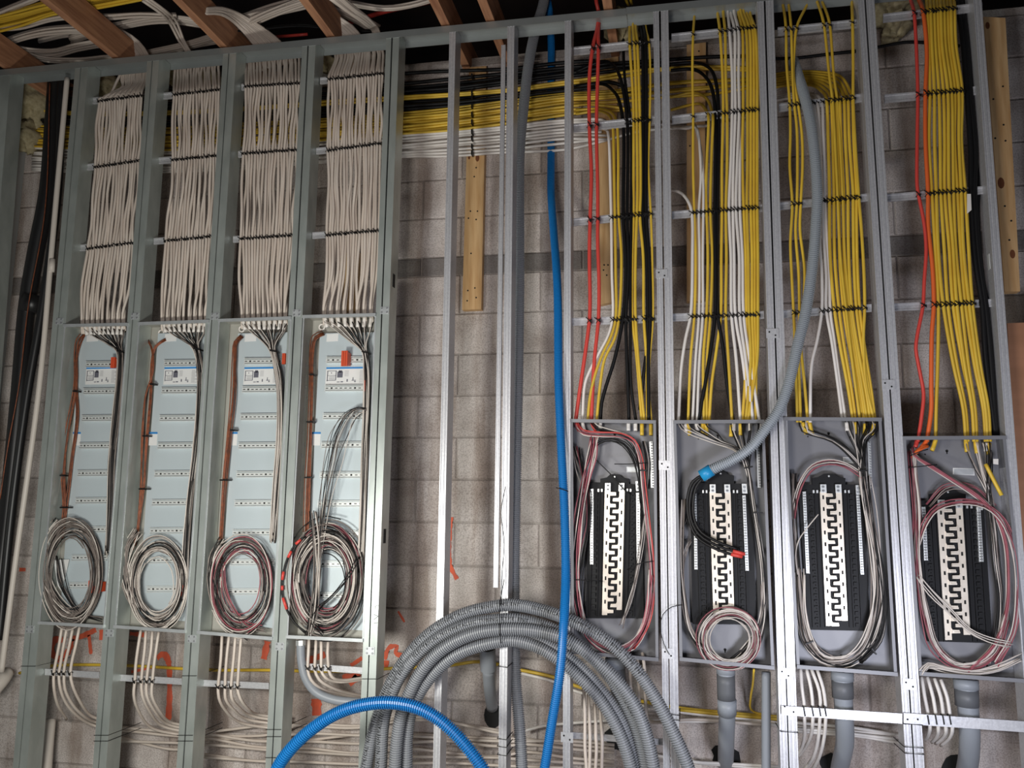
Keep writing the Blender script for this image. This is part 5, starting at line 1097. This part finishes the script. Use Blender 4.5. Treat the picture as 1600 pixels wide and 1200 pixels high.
pvc([([(1316, 1050, .06), (1317, 1080, .06), (1319, 1120, .08), (1320, 1160, .16), (1313, 1195, .28), (1310, 1215, .42)], .034, 'pvc_grey'), ([(1316, 1050, .06), (1316, 1063, .06)], .041, 'pvc_grey', 'coupling'), ([(1316, 1064, .061), (1317, 1090, .063)], .039, 'pvc_dark', 'dark_sleeve')],
    'rigid grey conduit crossing behind the front bar under the third breaker panel', (1305, 1196, .055))
pvc([([(1509, 1062, .06), (1512, 1100, .06), (1515, 1140, .08), (1514, 1180, .16), (1508, 1215, .28)], .036, 'pvc_grey'), ([(1509, 1062, .06), (1510, 1076, .06)], .043, 'pvc_grey', 'coupling'), ([(1510, 1077, .061), (1511, 1103, .063)], .041, 'pvc_dark', 'dark_sleeve')],
    'rigid grey conduit behind the front bar under the fourth breaker panel', (1492, 1198, .05))
# open stub by the coil
o = mk('pvc_conduit', *tube_g(spline([W(763, 1045, .20), W(765, 1075, .28), W(769, 1105, .40)], .03), .026, 18), 'pvc_grey', None, True); tag(o, 'open-topped grey conduit stub leaning out of the wall inside the coil', 'conduit', 'rigid grey conduits')
mk('socket', *tube_g([W(761.5, 1012, .16), W(763, 1046, .20)], .034, 20, cap=False), 'pvc_grey', o, True)
c = W(761.5, 1014, .163); mk('socket_opening', *tube_g([c, c+np.array([0, .001, -.003])], .031, 18), 'slot_black', o)
c = W(770, 1118, YW-.006); a = np.arange(14)*2*math.pi/14; mk('wall_hole', *prism_g([(c[0]+.04*math.cos(t), c[2]+.055*math.sin(t)) for t in a], YW-.007, YW-.004), 'slot_black', wall)
o = tube('grey_conduit', [(470, 1002, .06), (471, 1030, .06), (477, 1058, .06), (492, 1080, .07), (520, 1093, .08), (570, 1098, .1), (640, 1103, .12)], .0185, 'pvc_grey', sides=16); tag(o, 'smooth grey conduit bending right from the foot of the fourth tall panel', 'conduit', 'rigid grey conduits')
mk('connector', *tube_g([W(470, 1000, .06), W(470, 1008, .06)], .022, 8), 'zinc', o)
tag(tube('grey_pipe', [(1197, 1050, .16), (1197, 1120, .16), (1197, 1215, .16)], .018, 'pvc_grey', sides=14), 'slim grey pipe standing left of the doubled stud beside the second breaker panel', 'pipe')

# ------------------------------------------------------------------ cables above the ceiling line
zj = track_z(0)+.17
def over(pts, n, spread, col, where, dz=.0, r=.0068, jit=1.5):
    for i in range(n):
        u = -1+2*i/max(1, n-1); zz = zj+dz+random.uniform(0, .05); P = []
        for k, (x, y) in enumerate(pts):
            q = pts[min(k+1, len(pts)-1)]; q0 = pts[max(0, k-1)]; tx, ty = q[0]-q0[0], q[1]-q0[1]; l = math.hypot(tx, ty) or 1; s = spread*(1+.2*math.sin(k+i))
            P.append(WZ(x-ty/l*u*s+random.uniform(-jit, jit)*.5, y+tx/l*u*s+random.uniform(-jit, jit)*.5, zz))
        o = mk('ceiling_cable', *tube_g(spline(P, .05), r, 6), col, None, True)
        tag(o, '%s cable%s %s' % (col, ', %s from top,' % ORD[i] if n > 1 else '', where), 'cable', 'cables in the bundle '+where)
over([(-20, 40), (30, 28), (80, 14), (140, 5), (230, -12)], 9, 11, 'yellow', 'at the top left corner above the joists')
over([(-20, 28), (20, 12), (60, -4), (90, -20)], 4, 3, 'cream', 'in top left corner above the yellow ones')
over([(-20, 46), (30, 42), (80, 30), (110, 26), (160, 26), (220, 23), (275, 25)], 5, 3, 'cream', 'running under the yellow ones at top left')
over([(0, 70), (40, 56), (80, 48), (130, 46), (180, 52), (205, 62)], 6, 5, 'cream', 'crossing behind the second joist from the left', .02)
over([(5, 70), (30, 80), (80, 84), (120, 74), (160, 66)], 5, 5, 'cream', 'sagging low at the left above the first two joists', 0)
over([(20, 75), (60, 92), (120, 96), (170, 90), (230, 88)], 4, 3, 'cream', 'lying just above the top track at the left', 0)
def drop(pts, n, spread, where, r=.0068):
    for i in range(n):
        u = -1+2*i/max(1, n-1); P = []
        for k, p in enumerate(pts):
            q = pts[min(k+1, len(pts)-1)]; q0 = pts[max(0, k-1)]; tx, ty = q[0]-q0[0], q[1]-q0[1]; l = math.hypot(tx, ty) or 1; s = spread[k]
            P.append(W(p[0]-ty/l*u*s+random.uniform(-.8, .8), p[1]+tx/l*u*s+random.uniform(-.8, .8), p[2]))
        o = mk('ceiling_cable', *tube_g(spline(P, .05), r, 6), 'cream', None, True); tag(o, 'cream cable, %s from right, %s' % (ORD[i], where), 'cable', 'cables in the bundle '+where)
drop([(140, 46, -.05), (165, 47, 0), (190, 56, .08), (210, 72, .12), (222, 92, .14), (226, 115, .14)], 8, [5, 5, 7, 9, 11, 14], 'dropping behind track into first cream bay')
drop([(225, -2, -.2), (255, 18, -.1), (272, 38, .05), (283, 62, .11), (296, 84, .14), (305, 112, .14)], 3, [4, 4, 5, 4, 3, 10], 'loosely dropping into the second cream bay')
drop([(315, 18, -.2), (345, 17, -.1), (375, 32, .05), (400, 52, .1), (422, 75, .13), (430, 105, .14)], 13, [4, 5, 9, 13, 19, 30], 'fanning down into the third cream bay')
drop([(478, -12, -.2), (492, 8, -.1), (515, 30, .05), (540, 50, .1), (552, 65, .13), (556, 95, .14)], 14, [9, 9, 11, 13, 15, 26], 'dropping into the fourth cream bay')
drop([(520, -8, -.3), (545, 12, -.2), (575, 34, -.02), (588, 50, .1), (592, 80, .14)], 8, [7, 6, 5, 4, 4], 'slanting down to the right of fourth cream bay')
over([(230, 85), (300, 70), (360, 50), (420, 22), (480, 0), (540, -12)], 5, 5, 'cream', 'rising to the right between the third and fourth joists', 0)
over([(380, 28), (430, 18), (470, 4), (505, 2)], 6, 5, 'cream', 'crossing the fourth joist near the top edge', .02)
over([(110, 62), (190, 40), (260, 30), (330, 40), (400, 62)], 5, 5, 'cream', 'crossing high behind the second and third joists', .06)
over([(225, 90), (290, 73), (350, 62), (420, 48)], 4, 4, 'cream', 'low above the track between second and third joists', 0)
over([(375, 32), (430, 15), (480, 3), (530, -10)], 7, 7, 'cream', 'rising right behind the fourth joist', .08)
over([(60, 60), (110, 50), (150, 52), (190, 44)], 6, 7, 'cream', 'behind the second joist below the yellow bundle', .10)
over([(455, -8), (500, 6), (545, 22), (590, 46)], 7, 6, 'cream', 'slanting to the right past the fourth joist', .05)
over([(545, 5), (600, 13), (640, 8), (690, -6)], 4, 3, 'cream', 'sagging between the fourth and fifth joists', .0)
over([(545, 36), (600, 20), (660, 6), (720, -8)], 1, 1, 'red', 'running alone between the fourth and fifth joists', .1, .011)
over([(330, 50), (400, 46), (470, 40), (530, 46), (590, 48)], 2, 1, 'black', 'across the cable fans', -.02, .005)
over([(380, 60), (440, 58), (480, 54)], 1, 1, 'red', 'behind the cables above the third cream bay', .1, .008)
over([(975, -20), (980, -5), (984, 8)], 2, 3, 'yellow', 'above the first breaker bay at the top edge', 0)
tag(tube('red_cable', [(936, 20, .12), (932, 5, .10), (930, -15, .05)], .009, 'red'), 'red cable rising above the track over the first breaker bay', 'cable')
bpy.context.view_layer.update()
